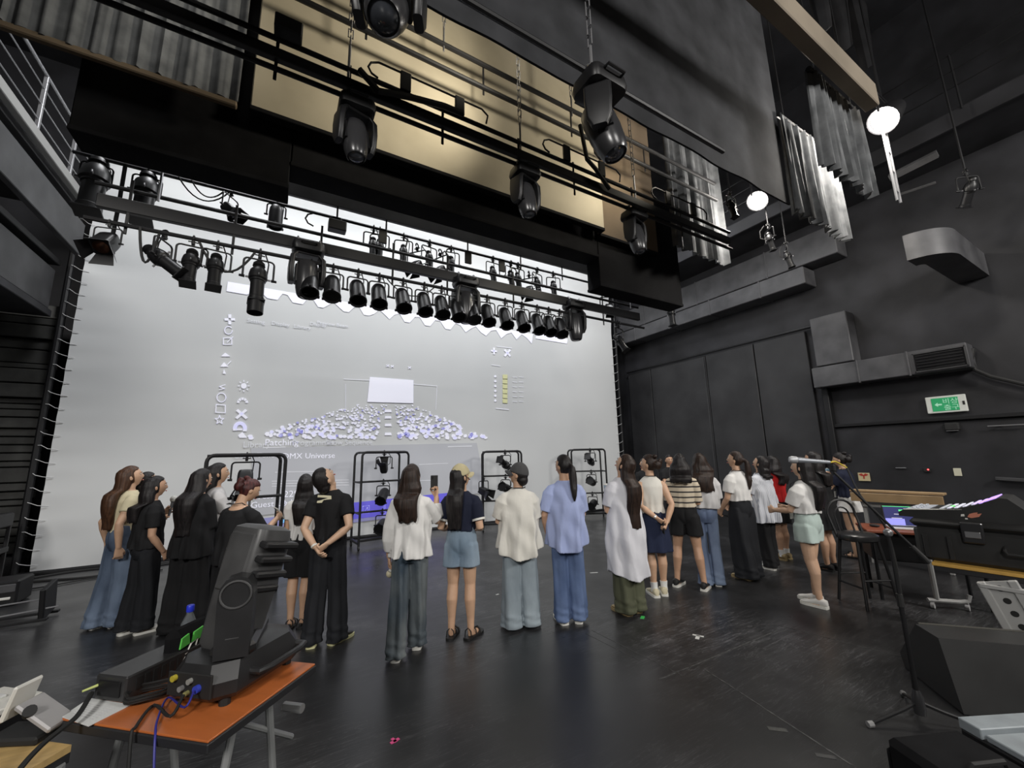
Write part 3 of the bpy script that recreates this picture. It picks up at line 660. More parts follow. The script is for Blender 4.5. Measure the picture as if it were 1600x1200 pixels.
# batten in front of the screen: moving heads, then the row of cans
Y2b = 4.95; zc = AY(640, 440, Y2b).z; zbu = AY(640, 398, Y2b).z
xl, xr = Xon(131, Y2b, zc), Xon(1006, Y2b, zc)
b2 = batten('lighting_batten', 'middle lighting batten across the screen, row of par cans below it', xl, xr, Y2b, [('lower_pipe', 0, zc), ('upper_pipe', .1, zbu+.05)], (.05, zc+.15, zc+.29),
       hangers=[Xon(p, Y2b, zc) for p in (195, 363, 500, 614, 700, 804, 945)], boxes=[Xon(p, Y2b, zbu) for p in (525,)], loops=[Xon(p, Y2b, zbu) for p in (565, 760)], chains=[xl+.5, xr-.3])
for px, l in ((484, 'chrome-lit moving head light in front of the screen, left of the three'), (730, 'moving head light in front of the screen, middle of the three'), (899, 'moving head light in front of the screen, right of the three')):
    hang_it('mover_mid', lambda: mover(1.05, 4, 5), (Xon(px, Y2b, zc+.33), Y2b+.05, zc+.27), 0, l)
row = (487, 521, 560, 593, 630, 663, 690, 714, 738, 761, 789, 815, 839, 857, 874)
ords = ('first', 'second', 'third', 'fourth', 'fifth', 'sixth', 'seventh', 'eighth', 'ninth', 'tenth', 'eleventh', 'twelfth', 'thirteenth', 'fourteenth', 'last')
for i, px in enumerate(row):
    hang_it('par', lambda: par(30), (Xon(px, Y2b, zc), Y2b, zc), (random.uniform(-.08, .08) if i < 9 else -.12 - .03*(i-9)), 'black par can in the row before the screen, %s from the left' % ords[i], group='row of par cans before the screen')
hang_it('fres_big', lambda: fresnel(38, 1.0, True, M_RED), (Xon(172, Y2b, zc), Y2b, zc), -.2, 'big fresnel lantern with reddish inside at the far left of the middle batten')
hang_it('prof_tilt', lambda: profile(52, .82), (Xon(258, Y2b, zc), Y2b, zc), 1.2, 'steeply tilted profile spotlight on the left of the middle batten')
hang_it('prof_s', lambda: profile(14, .78), (Xon(303, Y2b, zc), Y2b, zc), .1, 'small upright profile spotlight, left one of a close pair')
hang_it('prof_s', None, (Xon(341, Y2b, zc), Y2b, zc), .15, 'small upright profile spotlight, right one of a close pair')
hang_it('prof_hat', lambda: profile(8, .8, True), (Xon(407, Y2b, zc), Y2b, zc), .1, 'upright profile spotlight with a long tube, just left of the can row')
sag_cable(b2, hang((Xon(220, Y2b, zc), Y2b-.03, zc), (Xon(250, Y2b, zc), Y2b, zc), .35)); sag_cable(b2, hang((Xon(310, Y2b, zc), Y2b, zc), (Xon(400, Y2b, zc), Y2b, zc), .3)); sag_cable(b2, hang((Xon(600, Y2b, zc), Y2b-.03, zc), (Xon(680, Y2b, zc), Y2b, zc), .2), .008)
# farther batten
Ya = 5.75; zA = AY(320, 289, Ya).z
xa0, xa1 = Xon(114, Ya, zA), Xon(1050, Ya, zA)
ba = batten('lighting_batten', 'far lighting batten under the black header, large profiles at its left end', xa0, xa1, Ya, [('lower_pipe', 0, zA)], (.05, zA+.2, zA+.42), hangers=[Xon(p, Ya, zA) for p in (527, 604, 732, 815, 880, 990)], chains=[xa0+.6, xa1-.5], m_race=M_DUCT)
hang_it('prof_L', lambda: profile(8, 1.3), (Xon(155, Ya, zA), Ya, zA), .1, 'largest profile spotlight at the far left end by the gallery')
hang_it('prof_L2', lambda: profile(8, 1.2), (Xon(233, Ya, zA), Ya, zA), .1, 'large upright profile spotlight, second from the gallery')
hang_it('fres_s', lambda: fresnel(48, .72), (Xon(362, Ya, zA), Ya, zA), 1.0, 'shiny tilted lantern with barn doors alone before the white screen')
hang_it('par_s', lambda: par(4), (Xon(433, Ya, zA), Ya, zA+.05), 0, 'short grey can hanging at the step of the black header')
for i, (px, kind, l) in enumerate(((584, 0, 'small profile spotlight in the far row, left end, one of a close pair'), (594, 0, 'small profile spotlight in the far row, right one of the first close pair'), (631, 0, 'small upright spotlight in the far row, third along'),
        (652, 1, 'low tilted lantern in the far row before the first gap'), (671, 0, 'small upright spotlight in the far row, between two tilted lanterns'), (688, 1, 'low tilted lantern in the far row beside the middle moving head'), (705, 0, 'small upright spotlight in the far row, just left of the middle moving head'),
        (770, 0, 'small spotlight in the far row, just right of the middle moving head'), (798, 0, 'small shiny spotlight in the far row, left of another close pair'), (809, 0, 'small spotlight in the far row, right of another close pair'), (826, 1, 'low tilted lantern in the far row towards the right'), (839, 0, 'dark upright spotlight in the far row beside a tilted lantern'), (864, 0, 'grey upright can in the far row left of the right moving head'),
        (949, 1, 'shiny lantern at the right edge of the screen'))):
    if kind == 0: hang_it('prof_xs', lambda: profile(10, .62), (Xon(px, Ya, zA), Ya, zA), random.uniform(-.3, .3), l)
    else: hang_it('fres_xs', lambda: fresnel(45, .6), (Xon(px, Ya, zA), Ya, zA-.12), random.uniform(-1.2, -.4), l)
hang_it('prof_end', lambda: profile(3, .95), (xa1-.06, Ya, zA), 0, 'dark spotlight at the right end of the rig beyond the screen')
hang_it('prof_end2', lambda: profile(30, .6), (Xon(966, Y2b, zc), Y2b, zc), .3, 'shiny little spotlight under the right end of the middle batten')
sag_cable(ba, hang((Xon(280, Ya, zA), Ya-.03, zA), (Xon(360, Ya, zA), Ya, zA), .22), .009); sag_cable(ba, hang((Xon(300, Ya, zA), Ya-.03, zA), (Xon(352, Ya, zA), Ya, zA), .16), .009); sag_cable(ba, [(Xon(196, Ya, zA), Ya, zA+.1), (Xon(196, Ya, zA), Ya, zA-.5), (Xon(194, Ya, zA), Ya, zA-1.1)], .02)

# bright work lamps on the right
M_GLOW = mat('lit_lamp_glass', (1, 1, 1), .3, emit=((1, .95, .84), 40))
def worklamp(loc, label, e):
    r = empty('work_lamp', loc); tag(r, label, 'lamp')
    to = (Vector((1.5, 3.5, .8)) - Vector(loc)); q_ = to.to_track_quat('-Z', 'Y').to_matrix().to_4x4() @ Matrix.Scale(1.2, 4)
    MB().lathe([(.03, .26), (.1, .24), (.13, .1), (.15, 0), (.15, -.06), (.135, -.06), (.13, 0), (.02, .02)], 18, q_).build('housing', M_FIX, r)
    MB().lathe([(.125, -.02), (.1, -.04), (.01, -.05)], 18, q_).build('lamp_glass', M_GLOW, r)
    MB().tube([(-.21, 0, 0), (-.21, 0, .34), (.21, 0, .34), (.21, 0, 0)], .014, 6).build('yoke', M_FIX, r); MB().cyl((0, 0, .34), (0, 0, .53 if W1 is loc else 11-loc.z), .015, .015, 6).build('stem', M_FIX, r)
    d = to.normalized(); lamp('POINT', 'work_light', Vector(loc) + d*.22, Vector(loc) + d*3, e, .12, (1, .94, .86))
    return r
W1 = AX(1185, 312, 7.4); W2 = AX(1383, 185, 6.9)
worklamp(W1, 'lower of the two glaring work lamps, at the end of the front batten', LAMP_E[0])
worklamp(W2, 'upper of the two glaring work lamps, beside a pleated drape', LAMP_E[1])
bp = batten('lighting_batten', 'short side batten carrying the lower glaring lamp and small lights', W1.x-2.3, W1.x+1.0, W1.y, [('lower_pipe', 0, W1.z+.52), ('upper_pipe', 0, W1.z+.9)], None, hangers=[W1.x-1.2, W1.x+.6], chains=[W1.x+.3])
for i, (px, py, l) in enumerate(((1140, 300, 'dark lantern left of the lower glaring lamp'), (1228, 380, 'small silver-grey lantern below and right of the lower glaring lamp'), (1200, 352, 'dim lantern just under the lower glaring lamp'))):
    p = AY(px, py, W1.y); hang_it('prof_xs', None, p, .5*i, l); MB().cyl((0, 0, .0), (0, 0, (W1.z+.52-p.z)/.9), .012, .012, 6).build('drop_pipe', M_STEEL, bpy.data.objects[PROTO['last']])
p = AX(1508, 268, 9.3); hang_it('prof_silver', lambda: profile(35, .7), p, 2.4, 'silvery lantern catching light high at the right edge'); MB().cyl((0, 0, 0), (0, 0, 11-p.z), .015, .015, 6).build('drop_pipe', M_STEEL, bpy.data.objects[PROTO['last']])
# ---------------------------------------------------------------- people
def fuse(mb, voxel, smooth=2, deci=None, name='m'):
    me = mb.mesh(name)
    bm = bmesh.new(); bm.from_mesh(me); bmesh.ops.recalc_face_normals(bm, faces=bm.faces); bm.to_mesh(me); bm.free()
    t = bpy.data.objects.new('tmp', me); TMP.collection.objects.link(t)
    r = t.modifiers.new('r', 'REMESH'); r.mode = 'VOXEL'; r.voxel_size = voxel
    if smooth:
        s_ = t.modifiers.new('s', 'SMOOTH'); s_.factor = 0.5; s_.iterations = smooth
    if deci:
        d = t.modifiers.new('d', 'DECIMATE'); d.ratio = deci
    TMP.view_layers[0].update(); dg = TMP.view_layers[0].depsgraph; dg.update()
    out = bpy.data.meshes.new_from_object(t.evaluated_get(dg)); bpy.data.objects.remove(t); bpy.data.meshes.remove(me)
    out.name = name; out.materials.clear()
    out.polygons.foreach_set('use_smooth', [True]*len(out.polygons))
    return out

SKIN = {}
def skin(tone):
    if tone not in SKIN: SKIN[tone] = mat('skin', tone, 0.5, var=(14, 0.06))
    return SKIN[tone]
SK1 = (0.58, 0.36, 0.235); SK2 = (0.52, 0.31, 0.2); SK3 = (0.62, 0.4, 0.27)
M_EYE = mat('eye_white', (0.7, 0.68, 0.65), 0.3); M_IRIS = mat('iris', (0.015, 0.009, 0.006), 0.2)
M_LIP = mat('lip', (0.5, 0.16, 0.13), 0.45)
def hairmat(name, c, c2): return mat(name, c, 0.5, spec=0.35, var=(60, 0.5, c2), bump=(110, 0.6, 0.006), stretch=(1, 1, 0.05))
HAIR_BLACK = hairmat('black_hair', (0.008, 0.007, 0.008), (0.02, 0.016, 0.016))
HAIR_DARK = hairmat('dark_brown_hair', (0.016, 0.009, 0.007), (0.04, 0.022, 0.015))
HAIR_BROWN = hairmat('brown_hair', (0.04, 0.018, 0.01), (0.1, 0.045, 0.022))
HAIR_RED = hairmat('reddish_brown_hair', (0.035, 0.008, 0.008), (0.11, 0.025, 0.022))

def head_pts(scale=1.0, nu=36, nv=26, hair=None):
    rings = []
    for i in range(nv+1):
        t = PI*i/nv; ring = []
        for j in range(nu):
            a = 2*PI*j/nu; st = max(math.sin(t), 0.03)
            x, y, z = st*math.cos(a), st*math.sin(a), -math.cos(t)
            X, Y, Z = 0.074*x, (0.092 if y > 0 else 0.1)*y, 0.113*z
            if z < 0:
                X *= 1 - 0.38*(-z)**1.4
                if y < 0: Y *= 1 - 0.5*(-z)
                else: Y *= 1 - 0.06*(-z)
            if y > 0: Y *= 1 - 0.12*abs(x)**3
            if hair is None:
                if y > 0.2:
                    Y += 0.021*math.exp(-(X/0.011)**2 - ((Z+0.022)/0.014)**2) + 0.012*math.exp(-(X/0.009)**2 - ((Z+0.0)/0.02)**2)
                    Y -= 0.010*math.exp(-((abs(X)-0.031)/0.015)**2 - ((Z-0.01)/0.012)**2)
                    Y += 0.004*math.exp(-(X/0.04)**2 - ((Z-0.032)/0.01)**2)
                    Y += 0.007*math.exp(-(X/0.02)**2 - ((Z+0.058)/0.010)**2)
                    Y += 0.010*math.exp(-(X/0.022)**2 - ((Z+0.095)/0.014)**2)
            else:
                k = hair(x, y, z)
                X *= k; Y *= k; Z *= k
            ring.append((X, Y + 0.016, Z + 0.093))
        rings.append(ring)
    return rings

def interp(tab, z):
    if z >= tab[0][0]: return tab[0][1:]
    for (a, b) in zip(tab, tab[1:]):
        if z >= b[0]:
            t = (a[0]-z)/(a[0]-b[0]); return tuple(p+(q-p)*t for p, q in zip(a[1:], b[1:]))
    return tab[-1][1:]
TORSO = [(1.36, .062, .06), (1.335, .098, .07), (1.30, .142, .086), (1.24, .168, .105), (1.15, .152, .108), (1.02, .128, .092), (.92, .158, .108), (.82, .166, .114), (.74, .166, .114), (.4, .166, .114)]

class Fig: pass
def person(label, px, face, h=1.68, tone=SK1, lean=0, feet=((-.1, 0, 8), (.1, 0, -8)), armL=None, armR=None, head=(0, 0), neckf=0.0,
           top=None, bottom=None, shoes=None, hair=None, group=None, curl=(35, 35), fine=1.0, sway=0.0, handn=(None, None), slim=.86):
    """px: floor point; face: heading, degrees from +Y towards +X; arms: (elbow, wrist) targets in the figure's own frame"""
    s = h/1.62
    root = empty('person', px, -math.radians(face)); tag(root, label, 'person', group)
    F = Fig(); F.root = root; F.s = s; F.slim = slim
    tl = math.tan(math.radians(lean))
    def bend(p): return Vector((p[0] + sway*max(p[2]-.5, 0), p[1] + tl*(p[2]-.8) if p[2] > .8 else p[1], p[2]))
    S = lambda p: Vector((p[0]*slim, p[1]*.97, p[2]))*s
    sk = skin(tone)
    b = MB()
    # torso and neck
    def ell_ring(c, rx, ry, n=28): return [Vector((c[0]+rx*math.cos(2*PI*q/n), c[1]+ry*math.sin(2*PI*q/n), c[2])) for q in range(n)]
    zs = [1.36, 1.335, 1.30, 1.24, 1.15, 1.02, .92, .82, .76]
    b.loft([[S(bend(p)) for p in ell_ring((0, 0, z), *[q*(.93 if z > .95 else .86 if z > .86 else .7) for q in interp(TORSO, z)])] for z in zs])
    yaw, pit = math.radians(head[0]), math.radians(head[1])
    nb = bend((0, -.012, 1.32)); piv = bend((0, .012 - .0009*head[1] + neckf, 1.41 - abs(head[1])*.0004))
    b.tube([S(nb), S((nb+piv)/2), S(piv + Vector((0, .004, .03)))], [.056*s, .05*s, .05*s], 14)
    Mh = Matrix.Translation(S(piv)) @ RZ(-yaw) @ RX(pit) @ Matrix.Scale(s, 4)
    F.Mh = Mh
    b.loft(head_pts(), M=Mh)
    for sx in (-1, 1): b.ell((sx*.074, .004, .082), (.009, .017, .029), 10, 8, Mh)
    # legs
    legs = []; lw = .8 if bottom and bottom.get('kind', 'pants') == 'pants' else 1.0
    for i, sx in enumerate((-1, 1)):
        fx, fy, fyaw = feet[i]
        fx *= .88; hip = Vector((sx*.086 + sway*.35, 0, .85)); ank = Vector((fx, fy - .02, .085))
        knee = hip.lerp(ank, .5) + Vector((0, .018, .01))
        legs.append((hip, knee, ank, fyaw))
        calf = knee.lerp(ank, .33) + Vector((0, -.022, 0))
        b.tube([S(hip + Vector((0, 0, .04))), S(hip.lerp(knee, .35)), S(hip.lerp(knee, .8)), S(knee), S(calf), S(knee.lerp(ank, .75)), S(ank)],
               [.06*s*lw, .074*s*lw, .061*s*lw, .053*s*lw, .054*s*lw, .037*s, .032*s], 14)
        d = RZ(math.radians(fyaw))
        b.ell((0, .045, .034), (.03, .09, .026), 12, 8, Matrix.Translation(S((fx, fy, 0))) @ d @ Matrix.Scale(s, 4))
        b.cyl(S(ank), S(ank + Vector((0, .01, -.05))), .032*s, .03*s, 10)
    F.legs = legs
    # arms and hands
    F.arms = []
    for i, sx in enumerate((-1, 1)):
        spec = (armL, armR)[i] or ((sx*.215, -.03, 1.04), (sx*.215, .03, .8))
        sh = bend((sx*.158, -.008, 1.268))
        e = Vector(spec[0]) - sh; e = sh + e.normalized()*.275
        wv = Vector(spec[1]) - e; wr = e + wv.normalized()*.235
        F.arms.append((sh, e, wr))
        b.tube([S(sh + Vector((-sx*.03, 0, .0))), S(sh.lerp(e, .15)), S(sh.lerp(e, .5)), S(e), S(e.lerp(wr, .3)), S(wr)], [.048*s, .05*s, .043*s, .035*s, .037*s, .024*s], 12)
        d = (wr - e).normalized()
        nh = Vector(handn[i]) if handn[i] else Vector((-sx, .15, 0))
        n = nh - d*nh.dot(d); n.normalize(); t = n.cross(d)*sx
        if not handn[i] and t.y < 0: t = -t
        if len(spec) > 2: t = t*spec[2]
        def H(a, bb, c): return S(wr + d*a + t*bb + n*c)
        b.loft([[H(a, ww*math.cos(2*PI*q/12), th*math.sin(2*PI*q/12)) for q in range(12)] for a, ww, th in ((-.015, .024, .02), (.02, .033, .016), (.06, .04, .014), (.088, .038, .011))])
        cu = math.radians(curl[i])
        for k, (off, ln) in enumerate(((.031, .068), (.0105, .077), (-.0105, .072), (-.031, .056))):
            p0 = (.078, off, 0); c = cu*(1+.12*k)
            p1 = (p0[0]+ln*.5*math.cos(c), off*1.12, ln*.5*math.sin(c)); p2 = (p1[0]+ln*.3*math.cos(2.1*c), off*1.15, p1[2]+ln*.3*math.sin(2.1*c))
            p3 = (p2[0]+ln*.24*math.cos(2.8*c), off*1.15, p2[2]+ln*.24*math.sin(2.8*c))
            b.tube([H(*p0), H(*p1), H(*p2), H(*p3)], [.0088*s, .0085*s, .008*s, .0065*s], 8)
        b.tube([H(.012, .022, .006), H(.045, .046, .012), H(.068, .052, .024+.01*math.sin(cu)), H(.085, .05, .036+.012*math.sin(cu))], [.013*s, .0105*s, .0095*s, .007*s], 8)
        F.arms[i] = (sh, e, wr, d, t, n)
    me = fuse(b, .0062*s*fine, 2, .35, 'body'); me.materials.append(sk); body = link('body', me, root)
    # face
    for sx in (-1, 1):
        ey = MB().ell((sx*.031, .0935, .104), (.0135, .006, .0068), 10, 8, Mh).build('eye', M_EYE, root)
        MB().ell((sx*.031, .0965, .104), (.0062, .0045, .0064), 10, 8, Mh).build('iris', M_IRIS, ey)
        MB().tube([(sx*.016, .1085, .122), (sx*.031, .106, .126), (sx*.047, .0955, .121)], [.0022, .0028, .0016], 6, True, Mh).build('eyebrow', hair['m'] if hair else M_IRIS, root)
    MB().ell((0, .1085, .0355), (.019, .0065, .0062), 12, 8, Mh).build('lips', M_LIP, root)
    if top: clothing_top(F, bend, **top)
    if bottom: clothing_bottom(F, bend, **bottom)
    if shoes: footwear(F, feet, **shoes)
    if hair: hairdo(F, bend, **hair)
    return F

def _S(F):
    s, k = F.s, F.slim
    return lambda p: Vector((p[0]*k, p[1]*.97, p[2]))*s
def clothing_top(F, bend, m, hem=.86, ease=.02, fill=0.0, flare=.0, sleeve=.45, srad=.07, fold=.008, k=9, tail=0.0, neck=.082, trim=None, name='shirt', puff=1.0, seed=1, wide=0.0, neckz=1.355, cuff=0.8, open_back=0.0):
    s = F.s; S = _S(F); rnd = random.Random(seed)
    ph = [rnd.uniform(0, 6.28) for _ in range(6)]
    b = MB(); n = 72; rows = 22; rings = []
    for i in range(rows+1):
        t = i/rows; ring = []
        for q in range(n):
            a = 2*PI*q/n
            hz = hem + tail*(abs(math.cos(a))**2) + .006*math.sin(3*a+ph[0])
            z = neckz + (hz - neckz)*(t**1.25)
            if open_back and z > 1.22: z -= open_back*max(0, -math.sin(a))*(z-1.22)/.14
            rx, ry = interp(TORSO, z)
            lo = min(1, max(0, (1.3 - z)/.2)); dn = min(1, max(0, (1.2 - z)/.45))
            fx, fy = .172, .118
            rx += (max(fx - rx, 0)*fill + ease)*lo + flare*dn + wide*min(1, max(0, (1.34-z)/.05)) + .008
            ry += (max(fy - ry, 0)*fill + ease)*lo + flare*.8*dn + .009
            if t < .02: rx, ry = neck, neck*.85
            f = fold*1.9*dn*(1.5 - 2.3*abs(math.sin(k*.5*a+ph[1]+.9*math.sin(z*4+ph[2]) + .5*math.sin(2*a+ph[5]))) + .55*math.sin((k*1.7)//1*a+ph[3]+z*3)) + fold*.5*lo*math.sin(5*a+z*22+ph[4])
            f += fold*.35*math.sin(z*34 + 3*a + ph[5])*(1-dn)*lo
            p = bend((0, 0, z)); ring.append(S((p.x + (rx+f)*math.cos(a), p.y + (ry+f)*math.sin(a), z)))
        rings.append(ring)
    b.loft(rings)
    for i in (0, 1):
        sh, e, wr = F.arms[i][:3]; sx = (-1, 1)[i]
        if sleeve <= 0: continue
        L = .275+.235; d = sleeve*L
        path = [sh + Vector((-sx*.06, 0, .012)), sh + Vector((-sx*.006, 0, -.004))]
        st = [.25, .5, .75, 1.0]
        for q in st:
            l = d*q; path.append(sh.lerp(e, l/.275) if l <= .275 else e.lerp(wr, (l-.275)/.235))
        rr = [.05, .058] + [srad*(1-.12*q) * (puff if q in (.5, .75) else 1) for q in st]; rr[-1] *= cuff/.8
        pts = [S(p) for p in path]; rings = []
        tb = MB(); tb.tube(pts, [r*s for r in rr], 20)
        for j in range(len(tb.v)):
            ri, q = divmod(j, 20)
            if ri >= 2:
                c = pts[ri]; v = Vector(tb.v[j]); tb.v[j] = tuple(c + (v-c)*(1 + fold*3.2*math.sin(4*q*2*PI/20+ph[2]+ri*1.7)))
        b.add(tb.v, tb.f)
        if trim:
            l = d; p1 = sh.lerp(e, l/.275) if l <= .275 else e.lerp(wr, (l-.275)/.235); l = d-.02; p0 = sh.lerp(e, l/.275) if l <= .275 else e.lerp(wr, (l-.275)/.235)
            F.trims = getattr(F, 'trims', []) + [(S(p0), S(p1), rr[-1]*s*1.03)]
    me = fuse(b, .008*s, 1, .6, name); me.materials.append(m); o = link(name, me, F.root)
    for tr in getattr(F, 'trims', []):
        MB().cyl(tr[0], tr[1], tr[2], tr[2], 24).build('sleeve_band', trim, o)
    return o

def clothing_bottom(F, bend, m, kind='pants', waist=1.0, hem=.1, rt=.1, rk=.075, rc=.08, ease=.012, fold=.005, hemm=None, name=None, seed=2, flare=.04, k=8):
    s = F.s; S = _S(F); rnd = random.Random(seed); ph = [rnd.uniform(0, 6.28) for _ in range(6)]
    b = MB(); n = 48
    if kind == 'pants': rt, rk, rc = rt*.9, rk*.88, rc*.88
    low = hem if kind == 'skirt' else .75
    rows = 16; rings = []
    fx = (F.legs[0][2].x + F.legs[1][2].x)/2; fy = (F.legs[0][2].y+F.legs[1][2].y)/2
    for i in range(rows+1):
        z = waist + (low-waist)*i/rows; rx0, ry0 = interp(TORSO, z); dn = min(1, max(0, (waist-.12-z)/max(.05, waist-.12-low)))
        ring = []
        for q in range(n):
            a = 2*PI*q/n; rx, ry = rx0, ry0
            f = fold*1.6*dn*math.sin(k*a+ph[0]+math.sin(z*4)) if kind == 'skirt' else 0
            fl = flare*dn if kind == 'skirt' else 0
            t = max(0, (.85-z)/.77); p = bend((0, 0, z))
            bt = 0.02*math.exp(-((z-.86)/.07)**2)*max(0, -math.sin(a))*abs(math.cos(a*1.0+.0))**.3
            if kind != 'skirt': q_ = min(1, max(0, (.9-z)/.14)); rx *= 1-.06*q_-.16*q_**4; ry *= 1-.12*q_-.2*q_**4
            ring.append(S((p.x + fx*t + (rx+ease+.006+fl+f)*math.cos(a), p.y + fy*t + (ry+ease+fl+f+bt)*math.sin(a), z)))
        rings.append(ring)
    b.loft(rings)
    if kind != 'skirt':
        for i in (0, 1):
            hip, knee, ank, fyaw = F.legs[i]; rings = []; rows = 30
            bot = Vector((ank.x, ank.y + .015, hem))
            for j in range(rows+1):
                t = j/rows; z = .88 + (hem-.88)*t
                if z > knee.z: c = (hip+Vector((0, 0, .05))).lerp(knee, ((hip.z+.05)-z)/(hip.z+.05-knee.z))
                else: c = knee.lerp(Vector((ank.x, ank.y, .085)), (knee.z - z)/(knee.z-.085))
                if kind == 'shorts': r = rt + (rc-rt)*t
                else: r = rt+(rk-rt)*min(1, t/.5) if t < .5 else rk+(rc-rk)*(t-.5)/.5
                r *= min(1, .84 + .045*j)
                ring = []
                for q in range(28):
                    a = 2*PI*q/28
                    f = fold*(.9*math.sin(3*a+ph[1]+z*5) + .5*math.sin(z*30+2.0*a+ph[2+i]+2*math.sin(z*7))*(t*t+.4*math.exp(-((t-.5)/.12)**2)) + .9*math.sin(5*a+ph[4]+z*3) + .5*math.sin(8*a+ph[0]+z*4))
                    if kind == 'pants' and t > .85: f += fold*.8*math.sin(z*80+2*a+ph[3])
                    ring.append(S((c.x + (r*.98+f)*math.cos(a), c.y + (r*1.06+f)*math.sin(a), z)))
                rings.append(ring)
            b.loft(rings)
    nm = name or {'pants': 'trousers', 'shorts': 'shorts', 'skirt': 'skirt'}[kind]
    me = fuse(b, .0085*s, 2, .6, nm); me.materials.append(m); o = link(nm, me, F.root)
    return o

def footwear(F, feet, m, sole=None, kind='sneaker', sock=None, low=False):
    s = F.s
    for i, sx in enumerate((-1, 1)):
        fx, fy, fyaw = feet[i]; fx *= .88
        M = Matrix.Translation(_S(F)((fx, fy, 0))) @ RZ(math.radians(fyaw)) @ Matrix.Scale(s, 4)
        prof = [(-.088, .018, .066), (-.08, .032, .088), (-.045, .037, .098), (.0, .039, .094), (.05, .042, .074), (.1, .046, .056), (.14, .043, .047), (.168, .03, .038), (.178, .012, .03)]
        if kind == 'sneaker':
            u = MB(); u.loft([[(w*math.cos(2*PI*q/14), y, .022 + (hh-.02)*max(0, .5+.5*math.sin(2*PI*q/14))**.8 - .004*(math.sin(2*PI*q/14) < 0)) for q in range(14)] for y, w, hh in prof], M=M)
            sh = u.build('shoe', m, F.root, 50)
            so = MB(); pts = [(w*1.08+.002, y*1.02) for y, w, hh in prof] + [(-(w*1.08+.002), y*1.02) for y, w, hh in reversed(prof)]
            so.prism(pts, .001, .026, M); so.build('sole', sole or m, sh)
            lc = MB()
            for q in range(4): lc.tube([(-.022, .03+q*.018, .068-q*.006), (0, .034+q*.018, .074-q*.006), (.022, .03+q*.018, .068-q*.006)], .0028, 5, True, M)
            lc.build('laces', sole or m, sh)
        else:
            so = MB(); pts = [(w*1.1, y) for y, w, hh in prof] + [(-w*1.1, y) for y, w, hh in reversed(prof)]
            so.prism(pts, .001, .024, M); sh = so.build('shoe', m, F.root)
            st = MB()
            for y, w, hh, tw in ((.1, .046, .062, .022), (.03, .042, .085, .012), (-.05, .038, .1, .011)):
                st.tube([(-w, y, .02), (-w*.8, y, hh*.75), (0, y+.006, hh), (w*.8, y, hh*.75), (w, y, .02)], tw*.5 if kind == 'sandal' else .006, 6, True, M)
            if kind == 'heels': st.box((0, -.06, .03), (.03, .03, .05), .004, M)
            st.build('strap', m, sh)
        if sock:
            ank = F.legs[i][2]
            S = _S(F); MB().tube([S(ank + Vector((0, 0, -.03))), S(ank + Vector((0, 0, .02))), S(F.legs[i][1].lerp(ank, .82))], [.04*s, .037*s, .043*s], 14).build('sock', sock, F.root)

